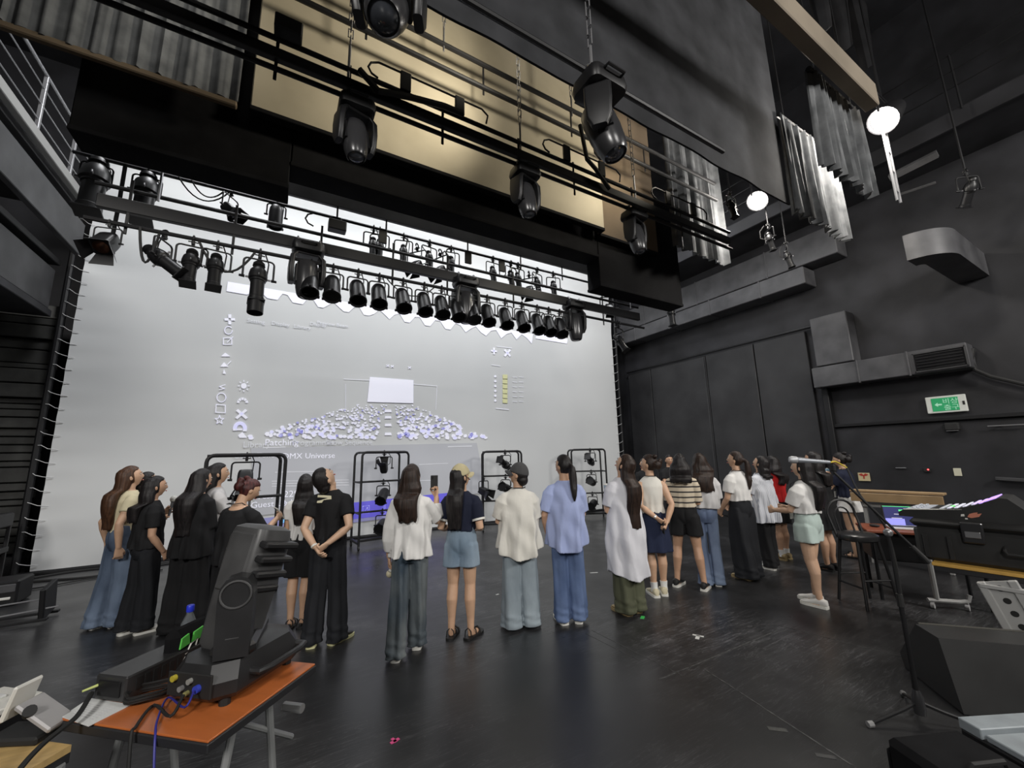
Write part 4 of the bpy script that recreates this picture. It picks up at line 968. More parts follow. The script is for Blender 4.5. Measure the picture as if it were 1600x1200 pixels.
def hairdo(F, bend, m, style='long', L=.4, wid=.085, bangs=False, back=.012, wave=0.0, tie=None, cap=None, seed=3, thick=1.0, vol=1.09):
    s = F.s; Mh = F.Mh; rnd = random.Random(seed); ph = [rnd.uniform(0, 6.28) for _ in range(5)]
    tied = style in ('ponytail', 'bun', 'short')
    hl = .42 if bangs else .62
    def hk(x, y, z):
        face = y > (.28 if not tied else .12) and z < hl - .25*abs(x)**2
        side = tied and y > -.25 and z < -.05
        low = z < -.62
        if face or side or low: return .84
        g = 1 + .012*math.sin(13*math.atan2(x, y+.3)+ph[0])
        return vol*g
    b = MB(); b.loft(head_pts(hair=hk), M=Mh)
    def strands(c, rx, ry, n=40, kk=8, amp=.028, rot=0.0):
        out = []
        for q in range(n):
            a = 2*PI*q/n; g = 1 + amp*math.sin(kk*a+ph[1]) + amp*.6*math.sin((kk*2+1)*a+ph[2])
            x, y = rx*g*math.cos(a), ry*g*math.sin(a)
            out.append(Vector((c[0] + x*math.cos(rot) - y*math.sin(rot), c[1] + x*math.sin(rot) + y*math.cos(rot), c[2])))
        return out
    if style in ('long', 'bob'):
        top_ = [((0, -.012, .19), .045, .05), ((0, -.018, .16), .07, .078), ((0, -.026, .11), .082, .083), ((0, -.036, .06), max(.085, wid*.93), .078)]
        rings = [[Mh @ p for p in strands(c, rx, ry)] for c, rx, ry in top_]
        c2 = Mh @ Vector((0, -.052, .04)); yawm = math.atan2(Mh[1][0], Mh[0][0])
        nseg = 8
        for i in range(1, nseg+1):
            t = i/nseg; z = c2.z - L*s*t
            wr = wid*(1 + .06*math.sin(t*3)) if style == 'bob' else wid*(1.04 + .18*math.sin(min(1, t*1.4)*PI)*.6 - .4*max(0, t-.45))
            dr = (.085 if style == 'bob' else .07)*thick*(1-.55*max(0, t-.2))
            zl = z/s
            by = bend((0, 0, zl)).y
            ysurf = by - interp(TORSO, zl)[1] - back - dr*.55 if zl < 1.33 else None
            y0 = c2.y/s
            if ysurf is not None: y0 = min(y0, ysurf) if t < .3 else ysurf*min(1, t*2) + min(y0, ysurf)*(1-min(1, t*2))
            x0 = c2.x + wave*.02*math.sin(t*7+ph[3])*s
            rings.append([Vector((p.x, p.y, p.z + .018*s*math.sin(5*q*2*PI/40+ph[4])*(i == nseg))) for q, p in enumerate(strands((x0, y0*s, z), wr*s, dr*s, rot=yawm*(1-t)))])
        b.loft(rings)
    if style == 'ponytail':
        k0 = Mh @ Vector((0, -.098, .11)); pts = [Mh @ Vector((0, -.07, .115)), k0, Mh @ Vector((0, -.125, .095))]
        e0 = pts[-1]
        for i in range(1, 7):
            t = i/6; z = e0.z - L*s*t; zl = z/s; yb = (bend((0, 0, zl)).y - interp(TORSO, zl)[1] - .035)*s if zl < 1.33 else e0.y
            pts.append(Vector((e0.x + wave*.03*math.sin(t*4)*s, min(e0.y + .03*t*s, yb) if zl < 1.33 else e0.y, z)))
        b.tube(pts, [r*s*thick for r in (.03, .022, .026, .036, .04, .038, .033, .024, .008)], 16)
        if tie: F.tiepos = k0
    if style == 'bun':
        b.ell((0, -.1, .1), (.055, .045, .055), 16, 10, Mh); b.ell((.015, -.115, .145), (.035, .03, .04), 14, 8, Mh); b.ell((-.02, -.06, .2), (.03, .035, .025), 12, 8, Mh)
        for q in range(6): b.tube([(.06*math.cos(q), -.08, .12), (.09*math.cos(q*1.9), -.12-.01*q, .15+.012*q)], [.008, .003], 6, True, Mh)
    if style == 'short':
        b.ell((0, -.05, .045), (.062*thick, .055, .06), 18, 10, Mh)
    me = fuse(b, .008*s, 1, .7, 'hair'); me.materials.append(m); o = link('hair', me, F.root)
    if style == 'ponytail' and tie: MB().ell(F.tiepos, (.028*s, .022*s, .026*s), 14, 8).build('hair_tie', tie, o)
    if cap:
        def ck(x, y, z): return 1.16 if z > .12 else (.8)
        cb = MB(); cb.loft(head_pts(hair=ck), M=Mh @ TR(0, 0, .002))
        me = fuse(cb, .007*s, 2, .6, 'cap'); me.materials.append(cap); co = link('cap', me, F.root)
        br = MB(); rings = []
        for i in range(7):
            t = i/6; r = .082 + .085*t
            rings.append([(0.086*math.sin(a)*(1-.12*t*t), .016 + .075*math.cos(a)*(1) + .085*t*max(0, math.cos(a))**.6, .115 - .02*t - .03*abs(math.sin(a))**2) for a in [(-1.3 + 2.6*q/16) for q in range(17)]])
        vs = [p for r in rings for p in r] + [(p[0], p[1], p[2]-.006) for r in rings for p in r]; N = 7*17; fs = []
        for i in range(6):
            for q in range(16):
                a = i*17+q; fs += [(a, a+1, a+18, a+17), (N+a, N+a+17, N+a+18, N+a+1)]
        for i in range(6):
            fs += [(i*17, i*17+17, N+i*17+17, N+i*17), (i*17+16, N+i*17+16, N+i*17+33, i*17+33)]
        for q in range(16): fs += [(q, N+q, N+q+1, q+1), (102+q, 103+q, N+103+q, N+102+q)]
        br.add(vs, fs, Mh); br.build('brim', cap, co)
        MB().ell((0, .016, .224), (.008, .008, .005), 10, 6, Mh).build('button', cap, co)
    return o
# ---------------------------------------------------------------- the people, left to right
def cloth(name, c, rough=.85, v=.1, b=.35, **k): return mat(name, c, rough, spec=.25, var=(7, v), bump=(9, b*1.5, .02), stretch=(1, 1, .35), **k)
WHITE = cloth('white_cotton', (.74, .73, .71), v=.04); OFFWHITE = cloth('off_white_linen', (.7, .68, .62), v=.05)
CREAM = cloth('cream_cotton', (.62, .55, .37)); BLACKC = cloth('black_cotton', (.012, .012, .013)); BLACKD = cloth('black_denim', (.016, .017, .02))
NAVY = cloth('navy_cotton', (.012, .015, .032)); GREYW = cloth('pale_grey_cotton', (.56, .55, .55), v=.05)
def denim(name, c, fade): return mat(name, c, .8, spec=.25, var=(3.2, .25, fade), bump=(20, .45, .01), stretch=(1, 1, .5))
JEAN_WET = denim('blue_jeans_faded', (.07, .1, .16), (.2, .26, .36)); JEAN_WASH = denim('washed_dark_jeans', (.045, .07, .1), (.2, .22, .22))
JEAN_SHORT = denim('light_denim', (.2, .28, .37), (.34, .42, .5)); JEAN_PALE = denim('pale_grey_blue_denim', (.24, .29, .33), (.36, .42, .46))
JEAN_BLUE = denim('mid_blue_denim', (.075, .12, .25), (.15, .21, .36)); JEAN_LIGHT = denim('light_blue_denim', (.15, .2, .33), (.25, .32, .45))
BLUESHIRT = cloth('light_blue_oxford', (.36, .42, .66), v=.06); OLIVE = cloth('olive_cotton', (.09, .095, .06)); NAVYS = cloth('dark_navy_twill', (.016, .022, .05))
MINT = cloth('mint_linen', (.5, .6, .56), v=.05); RED = cloth('red_cotton', (.5, .02, .02)); SHEER = cloth('white_sheer_linen', (.68, .68, .72), v=.03)
SH_W = mat('white_shoe', (.7, .69, .66), .5); SH_K = mat('black_shoe', (.012, .012, .012), .5); SH_C = mat('cream_shoe', (.6, .54, .38), .55)
SOLE_W = mat('white_sole', (.72, .71, .66), .5); SOLE_Y = mat('pale_yellow_sole', (.66, .64, .36), .5); SH_T = mat('tan_shoe', (.28, .21, .1), .55); SOCK = cloth('white_sock', (.72, .72, .7))
def stripes(name, base, line, scale, thr, axis='Z', rot=0):
    m = mat(name, base, .85, spec=.2, bump=(16, .3, .01)); nt = m.node_tree; b = nt.nodes['Principled BSDF']
    tc = nt.nodes.new('ShaderNodeTexCoord'); wv = nt.nodes.new('ShaderNodeTexWave'); wv.bands_direction = axis; wv.inputs['Scale'].default_value = scale
    wv.inputs['Distortion'].default_value = .3; nt.links.new(tc.outputs['Object'], wv.inputs[0])
    r = nt.nodes.new('ShaderNodeValToRGB'); r.color_ramp.elements[0].position = thr; r.color_ramp.elements[1].position = thr+.06
    r.color_ramp.elements[0].color = (*line, 1); r.color_ramp.elements[1].color = (*base, 1)
    nt.links.new(wv.outputs['Fac'], r.inputs[0]); nt.links.new(r.outputs[0], b.inputs['Base Color']); return m
STRIPE = stripes('striped_knit', (.6, .52, .4), (.05, .045, .045), 4.6, .16)
PIN = stripes('pinstriped_cotton', (.62, .63, .66), (.42, .44, .5), 18, .3, 'X')

TEE = dict(hem=.88, ease=.012, fill=.35, sleeve=.36, srad=.07)
HANG_L = ((-.2, -.03, 1.03), (-.2, .03, .8)); HANG_R = ((.2, -.03, 1.03), (.2, .03, .8))
FOLDED_L = ((-.19, .0, 1.05), (-.04, .2, 1.08)); FOLDED_R = ((.19, .0, 1.05), (.04, .2, 1.1))
BEHIND_L = ((-.22, -.12, 1.05), (-.03, -.2, .86)); BEHIND_R = ((.22, -.12, 1.05), (.03, -.2, .88))
AZ = lambda x, y: math.degrees(math.atan2(x, y))
def put(px, py, rel, **k):
    p = FL(px, py) if py is not None else Vector(px); p = Vector((p.x, p.y, 0))
    return person(px=p, face=AZ(p.x, p.y) + rel, **k)

P1 = put(172, 978, 70, label='person with long brown hair in a cream tee and faded blue jeans, left end', h=1.74, tone=SK1, head=(12, 12), fine=1.1,
    armL=((-.23, -.12, 1.03), (-.24, -.05, .8)), armR=((.23, -.12, 1.03), (.24, -.1, .8)), feet=((-.1, -.06, 10), (.1, .05, -8)),
    top=dict(m=CREAM, hem=.93, ease=.006, fill=.1, sleeve=.3, srad=.066, fold=.005), bottom=dict(m=JEAN_WET, rt=.105, rk=.105, rc=.125, hem=.02, fold=.008, seed=5),
    shoes=dict(m=SH_K, sole=SOLE_W), hair=dict(m=HAIR_BROWN, style='long', L=.46, wid=.085, wave=.4))
P2 = put((-1.36, 6.72, 0), None, 80, label='person with short dark hair standing behind the one in the cream tee', h=1.66, head=(0, 10), fine=1.4,
    armL=FOLDED_L, armR=FOLDED_R, top=dict(m=GREYW, **TEE), bottom=dict(m=BLACKC, rc=.09), shoes=dict(m=SH_K, sole=SOLE_W), hair=dict(m=HAIR_BLACK, style='short'))
P3 = put(210, 990, 72, label='person in black tee and trousers with white sneakers, holding a white-topped microphone', h=1.62, tone=SK2, head=(6, 4), fine=1.1,
    armL=((-.24, .03, 1.07), (-.2, .22, 1.22)), armR=((.2, -.02, 1.02), (.17, .12, .8)), curl=(62, 30), feet=((-.1, -.03, 8), (.1, .06, -8)),
    top=dict(m=BLACKC, hem=.86, ease=.02, fill=.5, sleeve=.38, srad=.075), bottom=dict(m=BLACKD, rt=.105, rk=.095, rc=.11, hem=.045, fold=.007),
    shoes=dict(m=SH_W, sole=SOLE_W), hair=dict(m=HAIR_BLACK, style='long', L=.3, wid=.092))
P4 = put(287, 985, 42, label='person all in black with very long black hair, left of the big moving light', h=1.69, tone=SK1, head=(10, 4), fine=1.2,
    armL=((-.19, .02, 1.03), (-.1, .2, .96)), armR=((.19, .02, 1.03), (.1, .2, .98)), feet=((-.12, 0, 8), (.12, 0, -8)),
    top=dict(m=BLACKC, hem=.72, ease=.03, fill=.8, sleeve=.98, srad=.06, flare=.03, fold=.01), bottom=dict(m=BLACKC, rt=.12, rk=.135, rc=.16, hem=.01, fold=.012),
    shoes=dict(m=SH_K, sole=SOLE_W), hair=dict(m=HAIR_BLACK, style='long', L=.5, wid=.1, thick=1.15))
P5 = put((-.6, 6.1, 0), None, 75, label='person in white tee behind the one with very long black hair', h=1.75, head=(8, 6), fine=1.2,
    armL=((-.2, .08, 1.06), (-.02, .24, 1.09)), armR=((.2, .08, 1.06), (.04, .25, 1.07)), curl=(60, 60),
    top=dict(m=GREYW, **TEE), bottom=dict(m=BLACKC, rc=.1), shoes=dict(m=SH_K, sole=SOLE_W), hair=dict(m=HAIR_BLACK, style='long', L=.3))
P6 = put((-.3, 5.05, 0), None, 48, label='person with clipped-up reddish hair in wide-necked black top, looking down at a phone', h=1.6, tone=SK1, head=(22, -24), fine=1.1, lean=3,
    armL=((-.2, .06, 1.05), (-.04, .27, 1.0)), armR=((.22, .12, 1.1), (.2, .36, 1.17)), curl=(40, 55),
    top=dict(m=BLACKC, hem=.78, ease=.03, fill=.7, sleeve=.5, srad=.08, neck=.105, neckz=1.33, open_back=.05), bottom=dict(m=BLACKC, rt=.12, rk=.12, rc=.14, hem=.02, fold=.01),
    shoes=dict(m=SH_K), hair=dict(m=HAIR_RED, style='bun'))
P7 = put(463, 980, 18, label='person with straight black hair and black shorts, half hidden by the back-bent one', h=1.62, tone=SK1, head=(-14, 24), fine=1.2,
    armL=FOLDED_L, armR=FOLDED_R, feet=((-.08, 0, 4), (.08, 0, -4)),
    top=dict(m=WHITE, hem=.9, ease=.01, fill=.2, sleeve=.3), bottom=dict(m=BLACKC, kind='shorts', hem=.52, rt=.105, rc=.11), shoes=dict(m=SH_K, kind='heels'), hair=dict(m=HAIR_BLACK, style='long', L=.34, wid=.09, back=.0))
P8 = put(507, 1005, 22, label='person in black tee and black jeans, head thrown far back, hands clasped behind', h=1.74, tone=SK3, head=(34, 52), lean=-4, fine=.95,
    armL=((-.21, -.13, 1.05), (-.02, -.22, .83)), armR=((.24, -.12, 1.06), (.01, -.235, .855)), curl=(25, 50), feet=((-.13, -.03, 14), (.14, .02, -26)),
    top=dict(m=BLACKC, hem=.9, ease=.008, fill=.25, sleeve=.33, srad=.072, fold=.006), bottom=dict(m=BLACKD, rt=.108, rk=.098, rc=.115, hem=.03, fold=.009, seed=8),
    shoes=dict(m=SH_K, sole=SOLE_Y), hair=dict(m=HAIR_BLACK, style='short'))
P9 = put(638, 1018, 12, label='person in loose white shirt and washed jeans holding up a phone, hair long and wavy', h=1.7, tone=SK1, head=(10, 8), fine=.95, lean=-2,
    armL=((-.21, -.05, 1.03), (-.23, .02, .8)), armR=((.23, .1, 1.12), (.22, .24, 1.4)), curl=(55, 55), feet=((-.1, -.12, 6), (.08, .1, 4)), handn=((1, .2, 0), (-.6, -.8, 0)),
    top=dict(m=WHITE, hem=.79, ease=.018, fill=1.0, sleeve=.86, srad=.066, fold=.014, flare=.012, wide=.0, puff=1.05, cuff=.64, k=8), bottom=dict(m=JEAN_WASH, rt=.112, rk=.105, rc=.108, hem=.03, fold=.01, seed=9),
    shoes=dict(m=SH_W, sole=SOLE_W), hair=dict(m=HAIR_DARK, style='long', L=.33, wid=.098, wave=.7, seed=6))
P10 = put(721, 996, 12, label='person in beige cap, navy polo and frayed denim shorts with black sandals', h=1.68, tone=SK1, head=(42, 14), fine=.95,
    armL=((-.22, -.05, 1.04), (-.17, .14, .98)), armR=((.22, -.05, 1.04), (.18, .14, .98)), feet=((-.125, 0, -2), (.125, 0, -24)),
    top=dict(m=NAVY, hem=.98, ease=.006, fill=.3, sleeve=.4, srad=.072, fold=.006, trim=SOLE_W), bottom=dict(m=JEAN_SHORT, kind='shorts', waist=1.04, hem=.65, rt=.106, rc=.12, fold=.005),
    shoes=dict(m=SH_K, kind='sandal'), hair=dict(m=HAIR_BLACK, style='long', L=.42, wid=.08, cap=cloth('beige_cap_twill', (.5, .44, .27))))
P11 = put(814, 978, -8, label='person in grey cap with oversized white shirt and wide pale jeans', h=1.68, tone=SK1, head=(-58, 16), fine=1.0,
    armL=((-.23, .02, 1.06), (-.14, .2, .98)), armR=((.2, .02, 1.06), (.12, .2, .96)), feet=((-.12, 0, 4), (.13, .03, -4)),
    top=dict(m=OFFWHITE, hem=.65, ease=.035, fill=1.0, sleeve=.46, srad=.092, fold=.016, flare=.035, wide=.015, tail=.1, k=7), bottom=dict(m=JEAN_PALE, rt=.125, rk=.135, rc=.15, hem=.02, fold=.007),
    shoes=dict(m=SH_K), hair=dict(m=HAIR_BLACK, style='short', thick=1.05, cap=cloth('charcoal_cap_twill', (.07, .07, .072))))
P12 = put(891, 972, -6, label='person with a ponytail in long light blue shirt and mid blue jeans', h=1.76, tone=SK2, head=(-36, 8), fine=1.0,
    armL=((-.24, -.03, 1.05), (-.22, .08, .82)), armR=((.2, .04, 1.05), (.12, .22, 1.0)), feet=((-.1, .0, 14), (.115, .03, -6)),
    top=dict(m=BLUESHIRT, hem=.66, ease=.03, fill=1.0, sleeve=.46, srad=.08, fold=.013, flare=.012, wide=.006, tail=.07, k=6), bottom=dict(m=JEAN_BLUE, rt=.11, rk=.105, rc=.115, hem=.035, fold=.008, seed=4),
    shoes=dict(m=SH_K, sole=SOLE_W), hair=dict(m=HAIR_BLACK, style='ponytail', L=.33))
P13 = put(986, 957, -34, label='person with very long brown hair, long white tunic over olive trousers', h=1.77, tone=SK1, head=(-26, 30), fine=1.0,
    armL=((-.2, .03, 1.05), (-.1, .22, 1.1)), armR=((.2, .03, 1.05), (.1, .22, 1.06)), feet=((-.1, .0, 8), (.1, .03, -8)),
    top=dict(m=SHEER, hem=.33, ease=.016, fill=.95, sleeve=.42, srad=.078, fold=.01, flare=.055, tail=.1, k=6), bottom=dict(m=OLIVE, rt=.12, rk=.12, rc=.13, hem=.03, fold=.008),
    shoes=dict(m=SH_T), hair=dict(m=HAIR_DARK, style='long', L=.56, wid=.085, wave=.5, seed=9))
P14 = put(1030, 930, -18, label='person in white sleeveless top and navy skirt, cream sneakers with white socks', h=1.74, tone=SK1, head=(-46, 10), fine=1.1,
    armL=((-.2, -.11, 1.05), (.02, -.21, .86)), armR=((.22, -.12, 1.05), (.1, -.2, .82)), curl=(40, 60), feet=((-.08, -.02, 4), (.09, .03, -12)),
    top=dict(m=OFFWHITE, hem=.93, ease=.006, fill=.3, sleeve=0, fold=.005), bottom=dict(m=NAVYS, kind='skirt', hem=.5, flare=.05, fold=.008),
    shoes=dict(m=SH_C, sole=SOLE_W, sock=SOCK), hair=dict(m=HAIR_DARK, style='bun'))
P16 = put(1080, 918, 0, label='person with black bob in beige and black striped knit and black shorts', h=1.74, tone=SK2, head=(4, 2), fine=1.1,
    armL=((-.19, .02, 1.05), (-.08, .2, 1.0)), armR=((.19, .02, 1.05), (.08, .2, 1.0)), feet=((-.2, .02, -20), (.2, -.04, -14)),
    top=dict(m=STRIPE, hem=.95, ease=.01, fill=.5, sleeve=.5, srad=.073, fold=.006), bottom=dict(m=BLACKC, kind='shorts', hem=.62, rt=.11, rc=.118),
    shoes=dict(m=SH_K, sole=SOLE_W), hair=dict(m=HAIR_BLACK, style='bob', L=.18, wid=.125, thick=1.3))
P17 = put(1112, 914, -8, label='person in boxy pale grey tee and light blue flared jeans, wavy dark brown hair', h=1.74, tone=SK1, head=(-12, 6), fine=1.1,
    armL=((-.22, .02, 1.05), (-.12, .2, 1.02)), armR=((.19, .02, 1.05), (.08, .2, 1.0)), feet=((-.09, -.02, 0), (.11, .03, -8)),
    top=dict(m=GREYW, hem=.93, ease=.03, fill=1.0, sleeve=.45, srad=.085, fold=.009, wide=.02), bottom=dict(m=JEAN_LIGHT, rt=.1, rk=.082, rc=.115, hem=.025, fold=.006),
    shoes=dict(m=SH_W, sole=SOLE_W), hair=dict(m=HAIR_DARK, style='long', L=.3, wid=.12, wave=.9, thick=1.1, seed=12))
P18 = put(1170, 903, -52, label='person with a ponytail in white tee and very wide black trousers', h=1.76, tone=SK1, head=(-18, 12), fine=1.1,
    armL=((-.2, .04, 1.03), (-.16, .19, .84)), armR=((.2, .02, 1.03), (.12, .2, .88)), feet=((-.11, -.02, 8), (.11, .03, -8)),
    top=dict(m=WHITE, hem=.97, ease=.012, fill=.6, sleeve=.38, srad=.08, fold=.008), bottom=dict(m=BLACKD, rt=.13, rk=.15, rc=.165, hem=.03, fold=.01, waist=1.03),
    shoes=dict(m=SH_T), hair=dict(m=HAIR_DARK, style='ponytail', L=.36, wave=.5))
P19 = put(1206, 888, -52, label='person in pinstriped shirt looking up, black trousers and white sneakers', h=1.69, tone=SK1, head=(-12, 22), fine=1.2,
    armL=((-.2, .05, 1.06), (-.1, .22, 1.08)), armR=((.2, .05, 1.06), (.1, .22, 1.06)), feet=((-.1, -.02, 8), (.1, .06, -8)),
    top=dict(m=PIN, hem=.65, ease=.03, fill=1.0, sleeve=.44, srad=.08, fold=.012, flare=.03), bottom=dict(m=BLACKC, rt=.11, rk=.1, rc=.11, hem=.04),
    shoes=dict(m=SH_W, sole=SOLE_W), hair=dict(m=HAIR_BLACK, style='bob', L=.14, wid=.085, back=.0))
P20 = put(1227, 874, -48, label='person in red tee with black curly hair and black shorts', h=1.67, tone=SK2, head=(-8, 4), fine=1.2,
    armL=((-.2, .05, 1.06), (-.06, .24, .98)), armR=((.2, .05, 1.06), (.1, .24, .98)), feet=((-.1, 0, 6), (.1, .04, -6)),
    top=dict(m=RED, **TEE), bottom=dict(m=BLACKC, kind='shorts', hem=.56, rt=.115, rc=.125), shoes=dict(m=SH_T, sock=SOCK), hair=dict(m=HAIR_BLACK, style='long', L=.27, wid=.1, wave=1.2, thick=1.2, seed=21))
P21 = put(1280, 946, -62, label='person in white tee and mint shorts with white sneakers, beside the bar stool', h=1.67, tone=SK3, head=(-8, 6), fine=1.0, lean=-3,
    armL=((-.2, .06, 1.05), (-.14, .28, 1.0)), armR=((.2, .05, 1.05), (.08, .26, 1.02)), curl=(35, 60), feet=((-.08, -.03, 4), (.1, .08, -2)),
    top=dict(m=WHITE, hem=.99, ease=.015, fill=.75, sleeve=.4, srad=.085, fold=.01), bottom=dict(m=MINT, kind='shorts', hem=.68, rt=.112, rc=.122, waist=1.05),
    shoes=dict(m=SH_W, sole=SOLE_W), hair=dict(m=HAIR_BLACK, style='long', L=.4, wid=.085, seed=14))
P22 = put((7.2, 3.15, 0), None, -60, label='person with black hair and black dress, half hidden behind the one in mint shorts', h=1.73, tone=SK2, head=(-6, 4), fine=1.4,
    armL=HANG_L, armR=HANG_R, top=dict(m=BLACKC, hem=.55, ease=.02, fill=.5, sleeve=.36, flare=.06), bottom=dict(m=BLACKC, kind='shorts', hem=.6), shoes=dict(m=SH_K), hair=dict(m=HAIR_BLACK, style='long', L=.3))
P23 = put(1340, 872, -68, label='person in navy top and short white skirt, holding a pale blue camera near the chin', h=1.7, tone=SK1, head=(-2, 2), fine=1.2,
    armL=((-.2, .12, 1.1), (-.06, .24, 1.28)), armR=((.2, .12, 1.1), (.06, .24, 1.27)), curl=(55, 55), feet=((-.08, 0, 6), (.09, .03, -6)),
    top=dict(m=NAVY, hem=.92, ease=.01, fill=.4, sleeve=.36), bottom=dict(m=WHITE, kind='skirt', hem=.7, flare=.05), shoes=dict(m=SH_K, kind='sandal'), hair=dict(m=HAIR_BLACK, style='bun', bangs=True))
P15 = put((7.75, 6.3, 0), None, 150, label='person in black at the back by the doors, taller of the two', h=1.72, tone=SK2, head=(10, -4), fine=1.4,
    armL=((-.2, .08, 1.08), (-.05, .24, 1.1)), armR=((.2, .08, 1.08), (.05, .24, 1.12)), top=dict(m=BLACKC, **TEE), bottom=dict(m=BLACKC, rc=.1), shoes=dict(m=SH_K), hair=dict(m=HAIR_BLACK, style='short'))
P15b = put((7.42, 6.75, 0), None, 165, label='person in black at the back by the doors, shorter of the two, in glasses', h=1.64, tone=SK2, head=(0, 0), fine=1.4,
    armL=FOLDED_L, armR=FOLDED_R, top=dict(m=BLACKC, **TEE), bottom=dict(m=BLACKC, rc=.1), shoes=dict(m=SH_K), hair=dict(m=HAIR_BLACK, style='short'))
# ---------------------------------------------------------------- lamp racks before the screen
def rack(loc, rz, W, D, Hh, label, tiers=(.36, .68)):
    r = empty('lamp_rack', loc, rz); tag(r, label, 'rack'); R = .09; rt = .024
    for sy, nm in ((-1, 'front_frame'), (1, 'rear_frame')):
        y = sy*D/2
        pts = [(-W/2, y, .12), (-W/2, y, Hh-R)] + [(-W/2+R-R*math.cos(a), y, Hh-R+R*math.sin(a)) for a in (.4, .8, 1.2)] + [(-W/2+R, y, Hh), (W/2-R, y, Hh)] + [(W/2-R+R*math.sin(a), y, Hh-R+R*math.cos(a)) for a in (.4, .8, 1.2)] + [(W/2, y, Hh-R), (W/2, y, .12)]
        MB().tube(pts, rt, 8).build(nm, M_STEEL, r)
    b = MB()
    for t in tiers:
        z = Hh*t
        for sx in (-1, 1): b.cyl((sx*W/2, -D/2, z), (sx*W/2, D/2, z), rt*.8, rt*.8, 8)
        b.cyl((-W/2, 0, z), (W/2, 0, z), rt*.85, rt*.85, 8)
    b.cyl((-W/2, 0, Hh-.005), (W/2, 0, Hh-.005), rt*.8, rt*.8, 8)
    for sx in (-1, 1): b.cyl((sx*(W/2-.03), -D/2, Hh-.01), (sx*(W/2-.03), D/2, Hh-.01), rt*.8, rt*.8, 8)
    b.build('shelf_bars', M_STEEL, r)
    MB().box((0, 0, .13), (W, .05, .05), .008).box((-W/2, 0, .13), (.05, D, .05), .008).box((W/2, 0, .13), (.05, D, .05), .008).build('base', M_STEEL, r)
    for sx in (-1, 1):
        for sy in (-1, 1):
            c = MB().box((sx*W/2, sy*D/2, .095), (.04, .04, .06), .005).build('caster', M_STEEL, r); MB().cyl((sx*W/2-.015, sy*D/2, .04), (sx*W/2+.015, sy*D/2, .04), .04, .04, 14).build('wheel', M_RUB, c)
    return r, Hh, tiers
def rack_lights(rk, x, keys, label, rz):
    r, Hh, tiers = rk; zs = [Hh+.0] + [Hh*t for t in reversed(tiers)]
    for z, (key, mk), nm in zip(zs, keys, ('top', 'middle', 'bottom')):
        p = Vector(r.location) + (RZ(r.rotation_euler.z) @ Vector((x, 0, z)))
        hang_it(key, mk, p, rz, '%s lantern hung in %s' % (nm, label))
KF = ('rk_fres', lambda: fresnel(70, .72)); KP = ('rk_prof', lambda: profile(115, .85)); KP2 = ('rk_par', lambda: par(105)); KD = ('rk_par2', lambda: par(75)); KB = ('rk_fres2', lambda: fresnel(20, .8))
def rk_at(px, Y, W, Hh, rz, D, label): p = Vector((Xon(px, Y, 0), Y, 0)); return rack(p, rz, W, D, Hh, label)
r1 = rk_at(366, 7.0, .92, 1.85, .12, .5, 'first black tube lamp rack from the left, behind the reddish-haired person')
rack_lights(r1, 0, [KB], 'the first lamp rack from the left', .1)
for dx in (-.12, .08): 
    p = Vector(r1[0].location) + Vector((dx, 0, 1.85*.68)); o = empty('lamp_clamp', p); MB().tube(arc((0, 0, 0), .035, -.5, PI+.6, 8, 'yz'), .014, 6).box((0, 0, -.07), (.03, .03, .09), .006).build('hook', M_STEELW, o); tag(o, 'empty pale hook clamp on the first lamp rack, %s one of two' % ('left' if dx < 0 else 'right'), 'clamp')
r2 = rk_at(592, 9.05, .98, 1.9, .1, .55, 'second lamp rack from the left, beside the person holding up a phone')
rack_lights(r2, .05, [('rk_f2', lambda: fresnel(150, .62)), ('rk_p2', lambda: par(60)), KD], 'the second lamp rack from the left', -.5)
r3 = rk_at(785, 9.1, .95, 1.88, -.42, .6, 'third lamp rack from the left, beside the grey cap')
rack_lights(r3, .1, [KP, KP2, KD], 'the third lamp rack from the left', -1.0)
hang_it('rk_fres', KF[1], Vector(r3[0].location) + Vector((-.55, -.1, 1.28)), .4, 'round-yoked lantern on the left side of the third lamp rack')
r4 = rk_at(921, 9.1, .95, 1.9, -.5, .6, 'fourth lamp rack from the left, by the right edge of the screen')
rack_lights(r4, .12, [KP, KP2, KD], 'the fourth lamp rack from the left', -1.0)

# ---------------------------------------------------------------- table with the big moving light
M_ORANGE = mat('orange_wood_laminate', (.46, .13, .035), .32, spec=.5, var=(3, .12), stretch=(6, 1, 1))
M_EDGE = mat('dark_table_edge', (.02, .02, .022), .5)
TZ = .76
A, B, Cn = FL(325, 1160, TZ), FL(495, 1036, TZ), FL(92, 1122, TZ)
ux = (B-A).normalized(); wdt = (Cn-A); wdt = wdt - ux*wdt.dot(ux); uy = wdt.normalized(); LT = (B-A).length; WT = min(wdt.length, .95)
ang = math.atan2(ux.y, ux.x)
tab = empty('folding_table', A + ux*LT/2 + uy*WT/2 - Vector((0, 0, TZ)), ang); tag(tab, 'orange-topped folding table with pale steel legs, lower left', 'table')
MB().box((0, 0, TZ-.004), (LT-.01, WT-.01, .008), .002).build('table_top', M_ORANGE, tab)
MB().box((0, 0, TZ-.025), (LT, WT, .034), .004).build('edge_band', M_EDGE, tab)
sg = 1 if (RZ(-ang) @ uy).y > 0 else -1      # side the table lies on, seen along its edge
M_LEG = mat('grey_leg_paint', (.34, .35, .35), .4, metal=.4)
